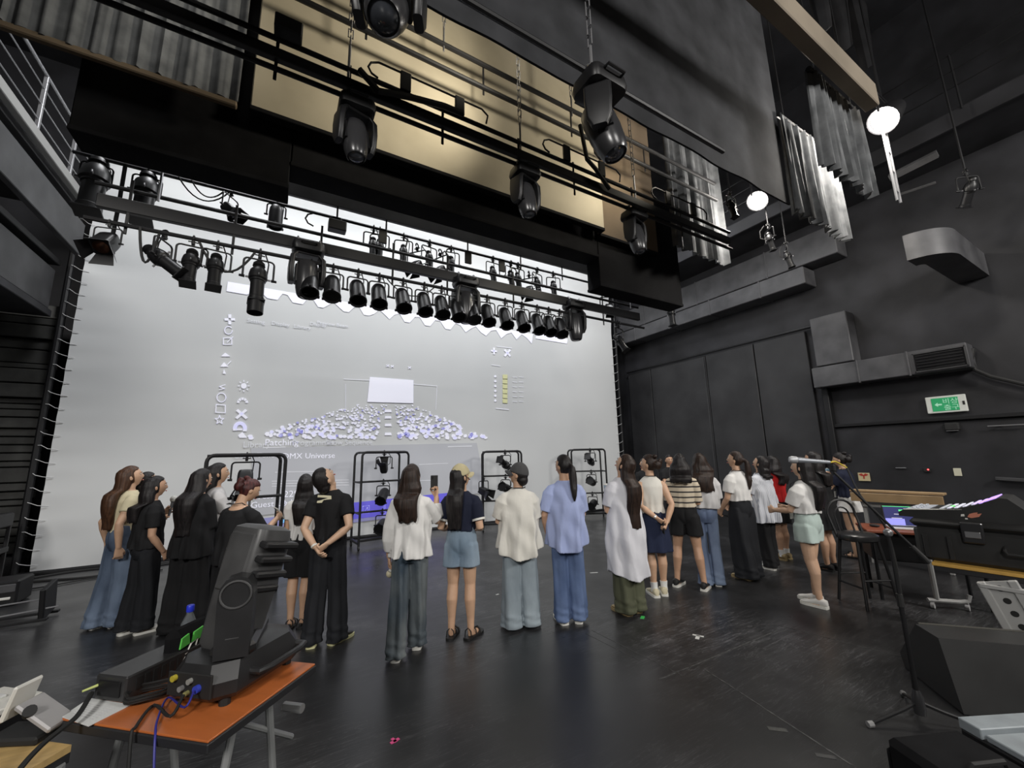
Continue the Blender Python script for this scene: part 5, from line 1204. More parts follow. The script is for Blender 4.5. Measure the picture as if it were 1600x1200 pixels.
for sx in (-1, 1):
    for sy in (-1, 1):
        x = sx*(LT/2-.1); y = sy*(WT/2-.09)
        MB().cyl((x - sx*.1, y, TZ-.05), (x + sx*.02, y, .02), .016, .016, 10).build('leg', M_LEG, tab)
    MB().cyl((sx*(LT/2-.1), -(WT/2-.09), .25), (sx*(LT/2-.1), WT/2-.09, .25), .012, .012, 8).build('stretcher', M_LEG, tab)
bx = MB(); bx.cyl((LT/2-.38, -sg*(WT/2-.1), TZ-.05), (LT/2-.02, -sg*(WT/2-.1), TZ-.32), .012, .012, 8); bx.build('brace', M_LEG, tab)
lk = MB().cyl((LT/2-.06, -sg*(WT/2-.02), TZ-.17), (LT/2-.06, -sg*(WT/2-.12), TZ-.17), .02, .02, 10).build('pivot_bolt', M_ALU, tab)
def on_table(px, py, dz=0): p = FL(px, py, TZ); p.z = TZ + dz; return p
# big moving light standing on the table
mp = FL(372, 1062, TZ); mp.z = TZ
ml = empty('moving_light', mp, ang); tag(ml, 'big black moving light standing on the orange table', 'stage light')
M_ML = mat('moulded_black_plastic', (.02, .02, .021), .38, spec=.5, var=(5, .25)); M_MLG = mat('worn_dark_grey_plastic', (.065, .065, .066), .42, spec=.5, var=(4, .4))
b = MB()
def octr(w_, d_, c, z): return [Vector(p) for p in ((w_/2-c, -d_/2, z), (w_/2, -d_/2+c, z), (w_/2, d_/2-c, z), (w_/2-c, d_/2, z), (-w_/2+c, d_/2, z), (-w_/2, d_/2-c, z), (-w_/2, -d_/2+c, z), (-w_/2+c, -d_/2, z))]
b.loft([octr(.44, .3, .06, .03), octr(.48, .33, .07, .05), octr(.48, .33, .07, .1), octr(.42, .28, .07, .16), octr(.3, .22, .06, .175)]); b.build('base', M_ML, ml, 25)
for sx in (-1, 1):
    for sy in (-1, 1): MB().cyl((sx*.17, sy*.11, .001), (sx*.17, sy*.11, .035), .022, .02, 10).build('foot', M_RUB, ml)
h = MB(); h.tube([(-.1, -sg*.16, .1), (-.1, -sg*.205, .1), (-.05, -sg*.22, .1), (.12, -sg*.22, .1), (.17, -sg*.205, .1), (.17, -sg*.16, .1)], .014, 8); h.build('side_handle', M_ML, ml)
# yoke and head are panned so that one arm faces the auditorium
PAN = RZ(math.radians(-8) - ang)
MB().box((0, 0, .19), (.17, .36, .06), .02, PAN).build('yoke_bridge', M_ML, ml)
for s_, nm in ((-1, 'near_arm'), (1, 'far_arm')):
    yy = s_*.165
    prof = [(-.064, .17), (.064, .17), (.068, .4), (.062, .455), (.04, .488), (.0, .498), (-.04, .488), (-.062, .455), (-.068, .4)]
    MB().prism(prof, -.042, .042, PAN @ Matrix.Translation((0, yy, 0)) @ RX(PI/2)).build(nm, M_ML, ml, 30)
    MB().tube([PAN @ Vector((.058*math.cos(t), yy + s_*.044, .425 + .055*math.sin(t))) for t in [2*PI*i/24 for i in range(24)]], .0045, 6, closed=True).build('arm_cap_ring', M_MLG, ml)
    MB().box((.0, yy + s_*.0425, .25), (.05, .002, .004), 0, PAN).build('arm_slot', M_MLG, ml)
HM = PAN @ Matrix.Translation((.0, 0.02, .415)) @ RY(math.radians(11)) @ RX(math.radians(-6)) @ RZ(math.radians(-40))
hd = MB(); hd.loft([[Vector((x, y, z)) for x, y in rounded_rect(w_, d_, .04)] for w_, d_, z in ((.16, .17, -.27), (.19, .19, -.25), (.205, .2, -.08), (.215, .205, .08), (.22, .205, .2), (.2, .19, .25), (.15, .14, .265))], True, HM); hd.build('head', M_MLG, ml, 30)
for k in range(5): MB().box((.104-.012*max(0, k-2), 0, .2-.066*k), (.055, .2-.012*k, .03), .008, HM @ RY(.12)).build('cooling_fin', M_ML, ml)
MB().box((.0, -.1, .1), (.15, .02, .26), .008, HM).build('head_cover', M_MLG, ml)
MB().lathe([(.085, -.265), (.085, -.3), (.07, -.3), (.065, -.27), (.01, -.265)], 20, HM).build('lens_ring', M_ML, ml)
cn = MB(); cp = []
for (y, z, c, r_) in ((.07, .12, (.6, .5, .05), .016), (.03, .085, (.3, .3, .3), .014), (-.01, .115, (.35, .35, .33), .014), (-.05, .09, (.05, .08, .6), .02), (.0, .07, (.4, .38, .15), .012)):
    MB().cyl((-.235, y, z), (-.258, y, z), r_*.75, r_*.75, 12).build('socket', mat('socket_colour', tuple(v*.75 for v in c), .4), ml)
MB().box((-.238, 0, .095), (.01, .22, .09), .003).build('connector_panel', M_RUB, ml)
# power supply box, papers, bag, bottle, cables
pb0, pb1 = FL(182, 1112, TZ), FL(300, 1048, TZ)
pc = (pb0+pb1)/2 + uy*.085; Lp = .5
pw = empty('power_supply', (pc.x + ux.x*.13 + uy.x*.02, pc.y + ux.y*.13 + uy.y*.02, TZ+.004), ang); tag(pw, 'long flat black power supply box on the orange table', 'box')
MB().box((0, 0, .05), (Lp, .17, .098), .006).build('casing', mat('satin_black_metal', (.03, .03, .031), .35, spec=.5), pw)
vm = MB()
for i in range(12): vm.box((-.2+.035*i, -sg*.0855, .055), (.02, .004, .05))
vm.build('vents', M_RUB, pw); MB().box((-Lp/2-.003, 0, .05), (.006, .12, .06), .002).build('end_plate', M_STEEL, pw)
MB().cyl((-Lp/2, .06*sg, .06), (-Lp/2-.05, .075*sg, .058), .006, .004, 8).build('yellow_plug', mat('yellow_green_tag', (.55, .62, .2), .5), pw)
M_PAPER = mat('white_paper', (.68, .69, .68), .7)
q = [FL(x, y, TZ) for x, y in ((96, 1121), (138, 1136), (205, 1102), (140, 1092))]
pr = empty('paper_sheet', (*((q[0]+q[2])/2).xy, TZ+.001)); tag(pr, 'white printed sheet of paper on the near corner of the orange table', 'paper')
c0 = (q[0]+q[2])/2; mb = MB(); mb.add([(p.x-c0.x, p.y-c0.y, .0) for p in q] + [(p.x-c0.x, p.y-c0.y, .0025) for p in q], [(0, 1, 2, 3), (7, 6, 5, 4), (0, 4, 5, 1), (1, 5, 6, 2), (2, 6, 7, 3), (3, 7, 4, 0)]); mb.build('sheet', M_PAPER, pr)
tl = MB()
for i in range(7):
    t0 = .22 + .085*i; a_ = q[0].lerp(q[1], .15).lerp(q[3].lerp(q[2], .15), t0); b_ = q[0].lerp(q[1], .85).lerp(q[3].lerp(q[2], .85), t0)
    tl.tube([(a_.x-c0.x, a_.y-c0.y, .0028), (b_.x-c0.x, b_.y-c0.y, .0028)], .0012, 4)
tl.build('printed_lines', mat('pale_grey_print', (.45, .45, .46), .7), pr)
gp = FL(316, 1042, TZ) + uy*.08
gb = empty('equipment_bag', (gp.x, gp.y, TZ), ang+.1); tag(gb, 'black bag with bright green panels and white emblem behind the moving light', 'bag')
M_GREEN = mat('bright_green_fabric', (.12, .6, .09), .5)
MB().box((.02, .02*sg, .1), (.27, .09, .185), .03).build('body', M_BLACKFAB, gb)
for i, (x0_, x1_, z0_, z1_) in enumerate(((-.12, -.05, .03, .1), (-.12, -.07, .115, .17), (-.055, .01, .12, .175), (.02, .09, .125, .185), (.1, .15, .13, .19), (-.04, .0, .03, .1))):
    mb = MB(); mb.prism([(x0_, z0_), (x1_, z0_+.008), (x1_-.008, z1_), (x0_+.006, z1_-.01)], -.004, .004, Matrix.Translation((.02, -sg*.034, 0)) @ RX(PI/2)); mb.build('green_panel', M_GREEN, gb)
mb = MB(); EMB = Matrix.Translation((-.045, -sg*.04, .085)) @ RX(PI/2)
mb.tube([EMB @ Vector(p) for p in ((-.04, -.03, 0), (.0, .035, 0), (.035, .045, 0), (.015, -.025, 0), (-.005, -.03, 0))], .004, 5); mb.tube([EMB @ Vector(p) for p in ((-.03, .0, 0), (.02, .01, 0))], .004, 5); mb.build('white_emblem', SOLE_W, gb)
bt = gp + ux*.06 + uy*.1; bo = empty('water_bottle', (bt.x, bt.y, TZ)); tag(bo, 'clear plastic water bottle with blue cap behind the moving light', 'bottle')
M_BOT = mat('clear_bottle_plastic', (.8, .86, .9), .08, trans=.9)
MB().lathe([(.03, .003), (.036, .01), (.036, .05), (.034, .06), (.036, .07), (.036, .14), (.033, .17), (.018, .205), (.0145, .215), (.0145, .235)], 20).build('bottle_body', M_BOT, bo)
MB().lathe([(.0165, .222), (.0175, .225), (.0175, .25), (.015, .254), (.001, .254)], 18).build('cap', mat('blue_cap', (.02, .04, .62), .4), bo)
MB().lathe([(.0365, .075), (.0365, .125)], 20, caps=False).build('bottle_label', mat('pale_label', (.55, .58, .62), .5), bo)
co = empty('cable_coil', on_table(232, 1092, .0)); tag(co, 'small coil of black cable lying on the orange table', 'cable')
mb = MB(); mb.tube([((.075+.004*math.sin(t*.7))*math.cos(t), (.06+.004*math.cos(t*.5))*math.sin(t), .012+.012*t/8+.004*math.sin(3*t)) for t in [i*.3 for i in range(76)]], .0055, 6); mb.build('loops', M_RUB, co)
def cable(name, label, pts, r, m): 
    mb = MB(); P = [Vector(p) for p in pts]; out = []
    for i in range(len(P)-1):
        p0, p1, p2, p3 = P[max(i-1, 0)], P[i], P[i+1], P[min(i+2, len(P)-1)]
        for k in range(5):
            t = k/5; out.append(.5*((2*p1) + (p2-p0)*t + (2*p0-5*p1+4*p2-p3)*t*t + (3*p1-p0-3*p2+p3)*t**3))
    out.append(P[-1]); mb.tube(out, r, 6); return tag(mb.build(name, m), label, 'cable')
sk_ = lambda y, z: ml.matrix_basis @ Vector((-.262, y, z)) if False else (Vector(mp) + (RZ(ang) @ Vector((-.262, y, z))))
cable('signal_cable', 'blue cable running from the moving light over the table edge', [sk_(-.05, .09), sk_(-.07, .06) - ux*.05, on_table(262, 1098, .02), on_table(246, 1128, .012), FL(243, 1150, TZ) + Vector((0, 0, -.02)), FL(240, 1165, TZ) - uy*.03 + Vector((0, 0, -.25)), FL(240, 1165, TZ) - uy*.02 + Vector((0, 0, -.7))], .004, mat('blue_cable', (.03, .03, .25), .5))
cable('power_cable', 'black cable running from the moving light over the near table edge', [sk_(.0, .07), sk_(-.02, .03) - ux*.06, on_table(240, 1106, .01), on_table(212, 1140, .01), FL(205, 1150, TZ) + Vector((0, 0, -.03)), FL(200, 1160, TZ) - uy*.05 + Vector((0, 0, -.4)), FL(195, 1165, TZ) - uy*.05 + Vector((0, 0, -.74))], .006, M_RUB)
cable('power_cable', 'thick black cable sweeping from the power box down to the wooden board', [on_table(140, 1104, .05), FL(122, 1117, TZ+.03), FL(95, 1140, TZ+.02), FL(70, 1160, TZ+.01), FL(45, 1185, TZ-.0), FL(20, 1215, TZ), FL(-20, 1260, TZ)], .009, M_RUB)

# lower left corner: wooden board with a silver device
wz = .7; q = [FL(x, y, wz) for x, y in ((112, 1163), (40, 1205), (-60, 1262), (-160, 1215), (20, 1150))]
wo = empty('wooden_board', (q[0].x, q[0].y, 0)); tag(wo, 'light wooden table corner at the lower left edge', 'table')
mb = MB(); mb.prism([(p.x-q[0].x, p.y-q[0].y) for p in q], wz-.025, wz-.001); mb.build('top', mat('light_wood', (.5, .34, .14), .5, var=(5, .2), stretch=(1, 6, 1)), wo)
mb = MB(); mb.prism([((p.x-q[0].x)*1.02, (p.y-q[0].y)*1.02) for p in q], wz-.06, wz-.027); mb.build('edge', M_EDGE, wo)
for p in (q[0].lerp(q[2], .12), q[0].lerp(q[2], .7), q[0].lerp(q[3], .6)): MB().cyl((p.x-q[0].x, p.y-q[0].y, 0), (p.x-q[0].x, p.y-q[0].y, wz-.05), .02, .02, 8).build('leg', M_LEG, wo)
sv = FL(52, 1152, wz); so_ = empty('projector_stand', (sv.x, sv.y, wz), ang+.25); tag(so_, 'tilted silver-grey device with white rim on the wooden board', 'device')
MB().box((0, .02, .09), (.1, .17, .022), .006, TR(0, 0, 0) @ RX(sg*.55)).build('face_plate', mat('silver_plastic', (.38, .37, .37), .4, metal=.2), so_)
MB().box((-.01, .1*sg, .12), (.1, .016, .13), .006, RX(sg*.3)).build('white_rim', SOLE_W, so_); MB().box((0, .03, .015), (.12, .2, .03), .008).build('foot', M_RUB, so_); MB().cyl((-.03, 0, .1), (-.05, -.02*sg, .12), .02, .02, 12).build('knob', M_RUB, so_)
wp = FL(8, 1103, .62); wb_ = empty('white_topped_box', (wp.x - .1, wp.y+.03, 0), ang); tag(wb_, 'black case with cluttered white top at the left edge', 'case')
MB().box((0, 0, .3), (.3, .26, .6), .01).build('body', M_STEEL, wb_); MB().box((0, 0, .615), (.32, .28, .03), .006).build('white_top', SOLE_W, wb_); MB().box((.04, .02, .636), (.1, .07, .012), .003).build('papers', M_PAPER, wb_)
MB().box((.155, -.12, .3), (.016, .016, .6), .003).build('corner_edge', M_LEG, wb_)

# left edge: equipment at the foot of the screen
lx = FL(22, 905); le = empty('equipment_cart', (lx.x-.25, 9.0, 0)); tag(le, 'dark equipment cart with red lamps by the left foot of the screen', 'cart')
MB().box((0, 0, .55), (.7, .6, .08), .01).build('shelf', M_STEEL, le); MB().box((0, 0, .98), (.7, .6, .2), .02).build('upper_case', M_STEEL, le); MB().box((-.3, -.1, .34), (.12, .5, .55), .01).build('white_panel', SOLE_W, le)
for x in (-.32, .32):
    for y in (-.27, .27): MB().box((x, y, .45), (.04, .04, .9), .005).build('post', M_STEEL, le)
M_REDL = mat('red_reflector', (.55, .03, .02), .25, emit=((1, .08, .04), .25))
for z in (.34, .72): MB().ell((.36, -.32, z), (.09, .05, .07), 12, 8).build('red_lamp', M_REDL, le)
MB().box((.34, -.33, .5), (.16, .05, .05), .008).build('pale_strip', SOLE_W, le)
pl = FL(15, 942); pe = empty('pedal_case', (pl.x-.15, pl.y, 0)); tag(pe, 'low grey case on the floor at the left edge', 'case')
MB().box((0, 0, .16), (.55, .4, .3), .02).build('body', M_STEEL, pe); MB().box((0, -.205, .22), (.5, .02, .1), .01).build('grey_front', M_DUCT, pe); MB().box((.02, -.21, .1), (.4, .02, .03), .005).build('pale_edge', SOLE_W, pe)
st_ = FL(38, 978); se = empty('floor_stand', (st_.x-.1, st_.y, 0)); tag(se, 'low black folding floor stand with thin pale bars at the left edge', 'stand')
mb = MB(); mb.box((0, 0, .04), (.55, .06, .03), .005); mb.box((0, .3, .04), (.55, .06, .03), .005); mb.build('feet', M_STEEL, se)
MB().box((.22, .15, .2), (.05, .3, .36), .01, RX(.2)).build('upright', M_STEEL, se); MB().cyl((-.3, 0, .12), (.35, 0, .16), .009, .009, 6).cyl((-.3, .2, .2), (.2, .2, .22), .009, .009, 6).build('pale_bars', M_STEELW, se)
rc = random.Random(11)
for i, l in enumerate(('topmost of the loose black cables along the foot of the screen', 'black cable looping low before the screen at left', 'thin black cable lying farthest from the screen at left')):
    y0_ = 9.7 - .32*i; cable('floor_cable', l, [(-3.3+.45*k, y0_ + .16*math.sin(k*1.3+i*2) + .05*k*(1-i*.4), .015) for k in range(9 - 2*i)], .016 if i < 2 else .01, M_RUB)
cp_ = empty('cable_plug', (-1.75, 9.35, .04)); MB().cyl((-.06, 0, 0), (.06, 0, 0), .035, .03, 10).build('shell', M_RUB, cp_); MB().cyl((.06, 0, 0), (.1, 0, 0), .02, .02, 8).build('pins', M_STEELW, cp_); tag(cp_, 'round black cable plug lying on the floor before the screen', 'plug')

# ---------------------------------------------------------------- right side
def lathe_stool():
    p = FL(1358, 945); s_ = empty('bar_stool', (p.x, p.y, 0), -.5); tag(s_, 'black bar stool with round seat and hooped back', 'stool')
    MB().lathe([(.01, .70), (.17, .70), (.19, .715), (.195, .74), (.19, .765), (.16, .785), (.02, .79)], 28).build('seat', mat('black_vinyl', (.02, .02, .021), .28, spec=.6), s_)
    for sx in (-1, 1):
        for sy in (-1, 1): MB().cyl((sx*.12, sy*.12, .71), (sx*.19, sy*.19, .004), .017, .015, 10).build('leg', M_STEEL, s_)
    for k, z in enumerate((.22, .3)):
        r = .12 + .07*(1 - z/.71)
        for sx in (-1, 1):
            if k == 0: MB().cyl((sx*r, -r, z), (sx*r, r, z), .011, .011, 8).build('foot_rail', M_STEEL, s_)
            else: MB().cyl((-r, sx*r, z), (r, sx*r, z), .011, .011, 8).build('foot_rail', M_STEEL, s_)
    MB().tube([(-.16, .1, .72), (-.17, .16, .9)] + [(-.17*math.cos(a), .19, .98 + .16*math.sin(a)) for a in [PI*i/10 for i in range(11)]] + [(.17, .16, .9), (.16, .1, .72)], .014, 8).build('back_hoop', M_STEEL, s_)
    MB().tube([(-.09, .13, .75)] + [(-.09*math.cos(a), .185, .96 + .09*math.sin(a)) for a in [PI*i/8 for i in range(9)]] + [(.09, .13, .75)], .01, 8).build('back_rest', M_STEEL, s_)
lathe_stool()
# microphone on a boom stand
mpz = FL(1441, 1132); ms = empty('microphone_stand', (mpz.x, mpz.y, 0)); tag(ms, 'black boom microphone stand in the right foreground', 'stand')
O = Vector((mpz.x, mpz.y, 0)); rr = math.hypot(mpz.x, mpz.y)
def RNG(px, py, d): r_ = ray(px, py); k = d/math.hypot(r_[0], r_[1]); return Vector((r_[0]*k, r_[1]*k, CAMH + r_[2]*k))
top = RNG(1386, 832, rr); hz = top.z
MB().cyl((0, 0, .1), (0, 0, .75), .014, .014, 10).build('lower_tube', M_STEEL, ms); MB().cyl((0, 0, .72), (0, 0, hz), .0095, .0095, 10).build('upper_tube', M_STEEL, ms)
MB().cyl((0, 0, .7), (0, 0, .78), .02, .018, 10).build('height_clutch', M_RUB, ms); MB().lathe([(.03, .06), (.035, .1), (.03, .16), (.018, .2)], 12).build('hub', M_FIXG, ms)
for (px, py) in ((1362, 1136), (1520, 1142), (1415, 1092)):
    e = FL(px, py) - O; e = e.normalized()*.34; MB().tube([(0, 0, .13), (e.x*.35, e.y*.35, .085), (e.x, e.y, .018)], .011, 6).build('leg', M_STEEL, ms)
    MB().cyl((e.x*.96, e.y*.96, .018), (e.x*1.06, e.y*1.06, .016), .018, .018, 8).build('rubber_foot', mat('grey_rubber', (.22, .22, .22), .6), ms)
MB().ell((0, 0, hz), (.028, .028, .028), 12, 8).cyl((-.035, 0, hz), (.035, 0, hz), .012, .012, 8).build('boom_clutch', M_STEELW, ms)
bt0 = RNG(1445, 873, rr*1.0) - O; bt1 = RNG(1303, 738, rr*.985) - O
MB().cyl(bt0, bt1, .0085, .0085, 8).build('boom', M_STEEL, ms)
d_ = (bt0-bt1).normalized(); MB().cyl(bt0 - d_*.09, bt0 + d_*.03, .015, .015, 10).build('boom_grip', M_RUB, ms)
mt = RNG(1300, 724, rr*.985) - O; MB().box((bt1+mt)/2, (.03, .03, .05), .006).build('mic_clip', M_RUB, ms)
m0 = RNG(1234, 718, rr*.97); m1 = RNG(1292, 722, rr*.985)
mi = empty('microphone', m1); tag(mi, 'silver-grey microphone on the boom stand', 'microphone'); dm = (m0-m1); L_ = dm.length; Q = dm.to_track_quat('Z', 'Y').to_matrix().to_4x4()
MB().lathe([(.011, -.02), (.013, .0), (.0175, L_*.55), (.02, L_*.78), (.024, L_*.8)], 16, Q).build('handle', mat('silver_mic_body', (.42, .44, .48), .35, metal=.5), mi); MB().lathe([(.024, L_*.8), (.0265, L_*.82), (.0265, L_*.96), (.02, L_*1.02), (.002, L_*1.03)], 16, Q).build('grille', mat('silver_mesh', (.55, .56, .58), .45, metal=.5, bump=(300, .5, .002)), mi)
M_YEL = mat('yellow_cable', (.62, .48, .05), .5)
cable('microphone_cable', 'yellow cable tail behind the microphone', [m1 - dm*.1, m1 + Vector((.07, -.03, -.0)), m1 + Vector((.15, -.06, -.045))], .006, M_YEL)
cable('microphone_cable', 'black cable drooping along the boom stand', [m1 + Vector((.15, -.06, -.045)), RNG(1345, 775, rr), RNG(1380, 818, rr*1.01), RNG(1400, 880, rr*1.01), RNG(1418, 1000, rr*1.01), RNG(1430, 1100, rr*1.005), Vector((mpz.x+.1, mpz.y+.05, .02))], .006, M_RUB)

# mobile table with flight case and mixing desk
tz = .76; ta, tb_ = FL(1455, 878, tz), FL(1605, 899, tz)
tx = (tb_-ta).normalized(); an2 = math.atan2(tx.y, tx.x); tn = Vector((-tx.y, tx.x, 0))
if tn.x < 0: tn = -tn
LT2 = 2.0; WT2 = 1.0; org = ta + tx*LT2/2 + tn*WT2/2
t2 = empty('mobile_table', (org.x, org.y, 0), an2); tag(t2, 'low wheeled table with yellow wood edge under the flight case', 'table')
sg2 = 1 if (RZ(-an2) @ tn).y > 0 else -1
M_YW = mat('yellow_wood_top', (.62, .37, .09), .45, var=(3, .1), stretch=(5, 1, 1))
MB().box((0, 0, tz-.014), (LT2, WT2, .028), .004).build('table_top', M_YW, t2); MB().box((0, 0, tz-.05), (LT2-.02, WT2-.02, .045), .004).build('apron', M_EDGE, t2)
M_WLEG = mat('pale_steel_leg', (.5, .5, .49), .4, metal=.3)
INV = (Matrix.Translation((org.x, org.y, 0)) @ RZ(an2)).inverted()
def tl_(v): return INV @ Vector(v)
for (pa, pb) in (((1452, 950), (1520, 955)), ((1590, 1000), (1660, 1006))):
    f0, f1 = tl_(FL(*pa)), tl_(FL(*pb)); m_ = f0.lerp(f1, .22)
    MB().tube([(m_.x, m_.y, tz-.07), (m_.x, m_.y, .1)], .024, 8).build('leg', M_WLEG, t2)
    d_ = (f1-f0); MB().tube([f0 + Vector((0, 0, .085)), f0.lerp(f1, .75) + Vector((0, 0, .085)), f0.lerp(f1, .95) + Vector((0, 0, .1)), f1 + Vector((0, 0, .16))], .022, 8).build('foot_bar', M_WLEG, t2)
    for q_ in (f0.lerp(f1, .1), f0.lerp(f1, .9)):
        c = MB().box((q_.x, q_.y, .065), (.03, .03, .04), .004).build('caster', M_WLEG, t2); MB().cyl((q_.x-.015, q_.y, .034), (q_.x+.015, q_.y, .034), .034, .034, 14).build('wheel', mat('white_wheel', (.5, .5, .5), .5), c)
g0_, g1_ = tl_(RNG(1556, 908, 5.0)), tl_(RNG(1604, 990, 5.0)); u_ = (g1_-g0_); Lg = u_.length; u_.normalize(); v_ = Vector((1, 0, 0)); v_ = (v_ - u_*v_.dot(u_)).normalized(); n_ = u_.cross(v_)
GM = Matrix(((v_.x, n_.x, u_.x, g0_.x), (v_.y, n_.y, u_.y, g0_.y), (v_.z, n_.z, u_.z, g0_.z), (0, 0, 0, 1)))
for sx in (-1, 1): MB().box((sx*.085, 0, Lg/2), (.05, .04, Lg), .006, GM).build('brace_rail', M_WLEG, t2)
MB().box((0, .0, Lg/2), (.13, .012, Lg), .002, GM).build('brace_plate', M_WLEG, t2)
for i in range(8):
    for sy in (-1, 1): MB().cyl((0, sy*.0065, .05 + i*.088), (0, sy*.0075, .05 + i*.088), .022, .022, 14, GM).build('brace_hole', M_RUB, t2)
MB().box((g0_.x+.06, g0_.y, tz-.085), (.3, .05, .03), .004).build('rail', M_WLEG, t2)
cs = ta + tx*(-.05) ; cw = 1.35
fc = empty('flight_case', Vector((org.x, org.y, tz)) + tx*(-LT2/2 + .58) + tn*(-.15), an2); tag(fc, 'long black flight case with latches and handle on the wheeled table', 'case')
M_CASE = mat('black_case_plastic', (.022, .022, .022), .45, spec=.5, var=(4, .2))
ch = .36
MB().box((0, 0, ch*.4), (cw, .56, ch*.8), .03).build('body', M_CASE, fc); MB().box((0, 0, ch*.9), (cw+.03, .58, ch*.2), .03).build('lid', M_CASE, fc)
fy = -sg2*.29
for x in (-.3, .3): 
    lt = MB().box((x, fy-sg2*.015, ch*.76), (.13, .03, .17), .01).build('latch', M_FIXG, fc); MB().box((x, fy-sg2*.033, ch*.72), (.09, .01, .05), .003).build('latch_lever', M_STEELW, lt)
MB().tube([(-.14, fy, ch*.5), (-.14, fy-sg2*.04, ch*.45), (-.13, fy-sg2*.05, ch*.38), (.13, fy-sg2*.05, ch*.38), (.14, fy-sg2*.04, ch*.45), (.14, fy, ch*.5)], .014, 8).build('handle', M_CASE, fc)
for x in (-.6, -.45, .45, .6): MB().box((x, fy, ch*.35), (.035, .02, ch*.55), .006).build('rib', M_CASE, fc)
mx = empty('mixing_desk', Vector((org.x, org.y, tz+ch)) + tx*(-LT2/2 + .2) + tn*(-.14), an2); tag(mx, 'black mixing desk with purple-lit upper panel standing on the flight case', 'mixer')
mx.scale = (.76, 1.05, .72)
sec = [(-.5, .0), (-.5, .05), (-.45, .085), (-.2, .105), (.02, .14), (.2, .21), (.34, .285), (.4, .28), (.56, .1), (.56, .0)]
mb = MB(); MXM = RX(PI/2); mb.prism(sec, -.24, .24, MXM); mb.build('body', M_CASE, mx, 20)
def surf(x):
    s2 = sec[2:7]
    for (a, b_) in zip(s2, s2[1:]):
        if x <= b_[0]: return a[1] + (b_[1]-a[1])*(x-a[0])/(b_[0]-a[0]), math.atan2(b_[1]-a[1], b_[0]-a[0])
    return s2[-1][1], .5
M_FADE = mat('pale_fader_strip', (.45, .47, .5), .4, emit=((.7, .75, .9), .12)); M_PURP = mat('purple_lit_key', (.4, .3, .7), .4, emit=((.5, .3, 1), 1.3)); M_GRN = mat('green_lit_key', (.1, .5, .1), .4, emit=((.15, 1, .2), .8)); M_WKEY = mat('white_lit_key', (.6, .6, .65), .4, emit=((.8, .8, 1), .35))
for k in range(14):
    y = -.21 + .03*k; z0_, a0 = surf(-.33); f_ = MB(); f_.box((0, 0, .006), (.2, .008, .006), .001, TR(-.33, y, z0_) @ RY(-a0)); f_.box((-.02, 0, .016), (.03, .018, .016), .004, TR(-.33 + .03*math.sin(k*2), y, z0_) @ RY(-a0)); f_.build('fader', M_FADE, mx)
    for (x, m_) in ((-.12, M_FADE), (-.06, M_GRN if 4 < k < 8 else M_WKEY), (.0, M_WKEY), (.07, M_WKEY), (.14, M_PURP if k % 2 else M_WKEY), (.2, M_PURP)):
        z1_, a1 = surf(x); MB().box((0, 0, .007), (.03, .02, .012), .003, TR(x, y, z1_) @ RY(-a1)).build('button', m_, mx)
z1_, a1 = surf(.28); MB().box((0, 0, .006), (.1, .44, .01), .002, TR(.275, 0, z1_) @ RY(-a1)).build('screen', M_PURP, mx)
z1_, a1 = surf(-.2); MB().box((0, 0, .0), (.5, .01, .012), .002, TR(-.2, -sg2*.235, z1_+.004) @ RY(-a1)).build('pale_edge', SOLE_W, mx)
lg = MB(); LM = Matrix.Translation((.12, -sg2*.2425, .07)) @ RX(PI/2)
lg.prism([(-.04, -.02), (-.01, -.03), (.05, -.01), (.075, .03), (.04, .02), (.045, .04), (.01, .03), (-.02, .015)], -.002, .002, LM); lg.build('side_emblem', mat('salmon_print', (.55, .2, .13), .5), mx)
l2 = MB(); l2.prism([(-.09, -.02), (-.06, -.015), (-.06, .01), (-.085, .005)], -.002, .002, LM); l2.prism([(-.06, -.05), (-.04, -.05), (-.04, -.035), (-.06, -.035)], -.002, .002, LM); l2.build('side_emblem_white', SOLE_W, mx)
cable('desk_cable', 'yellow cable leaving the back of the mixing desk', [Vector(mx.location) + tx*.55 + Vector((0, 0, .1)) - tn*.1, Vector(mx.location) + tx*.65 + Vector((0, 0, .1)) - tn*.12, Vector(mx.location) + tx*.78 + Vector((0, 0, .02)) - tn*.14, Vector(mx.location) + tx*.8 + Vector((0, 0, -.3)) - tn*.2], .008, M_YEL)

# table with laptop and wooden planks farther right
lp = RNG(1416, 822, 7.0); ltb = empty('laptop_table', (lp.x+.05, lp.y-.05, 0), -1.05); tag(ltb, 'dark side table with reddish edge holding the open laptop', 'table'); lz = lp.z - .03
MB().box((0, 0, lz-.015), (1.0, .6, .03), .005).build('table_top', mat('reddish_wood', (.22, .06, .03), .4), ltb)
MB().box((0, .02, lz-.2), (.94, .5, .3), .01).build('skirt', M_STEEL, ltb)
for sx in (-1, 1):
    for sy in (-1, 1): MB().cyl((sx*.45, sy*.25, 0), (sx*.45, sy*.25, lz-.03), .018, .018, 8).build('leg', M_STEEL, ltb)
lo = empty('laptop', (lp.x+.02, lp.y, lz), -1.05); tag(lo, 'open laptop with a violet-blue screen behind the bar stool', 'laptop')
MB().box((0, -.02, .011), (.36, .25, .02), .005).build('base', mat('white_laptop_shell', (.55, .54, .53), .4), lo); MB().box((0, .0, .0215), (.3, .11, .004), .001).build('keyboard', M_RUB, lo)
ld = MB().box((0, .125, .14), (.36, .012, .25), .004, RX(-.12)).build('lid', M_STEEL, lo)
LS = RX(-.12) @ Matrix.Translation((0, .1185, .14)) @ RX(PI/2)
mb = MB(); mb.prism([(-.165, -.11), (.165, -.11), (.165, .115), (-.165, .115)], 0, .001, LS); mb.build('display', mat('dark_display', (.01, .01, .03), .3, emit=((.05, .06, .25), .5)), lo)
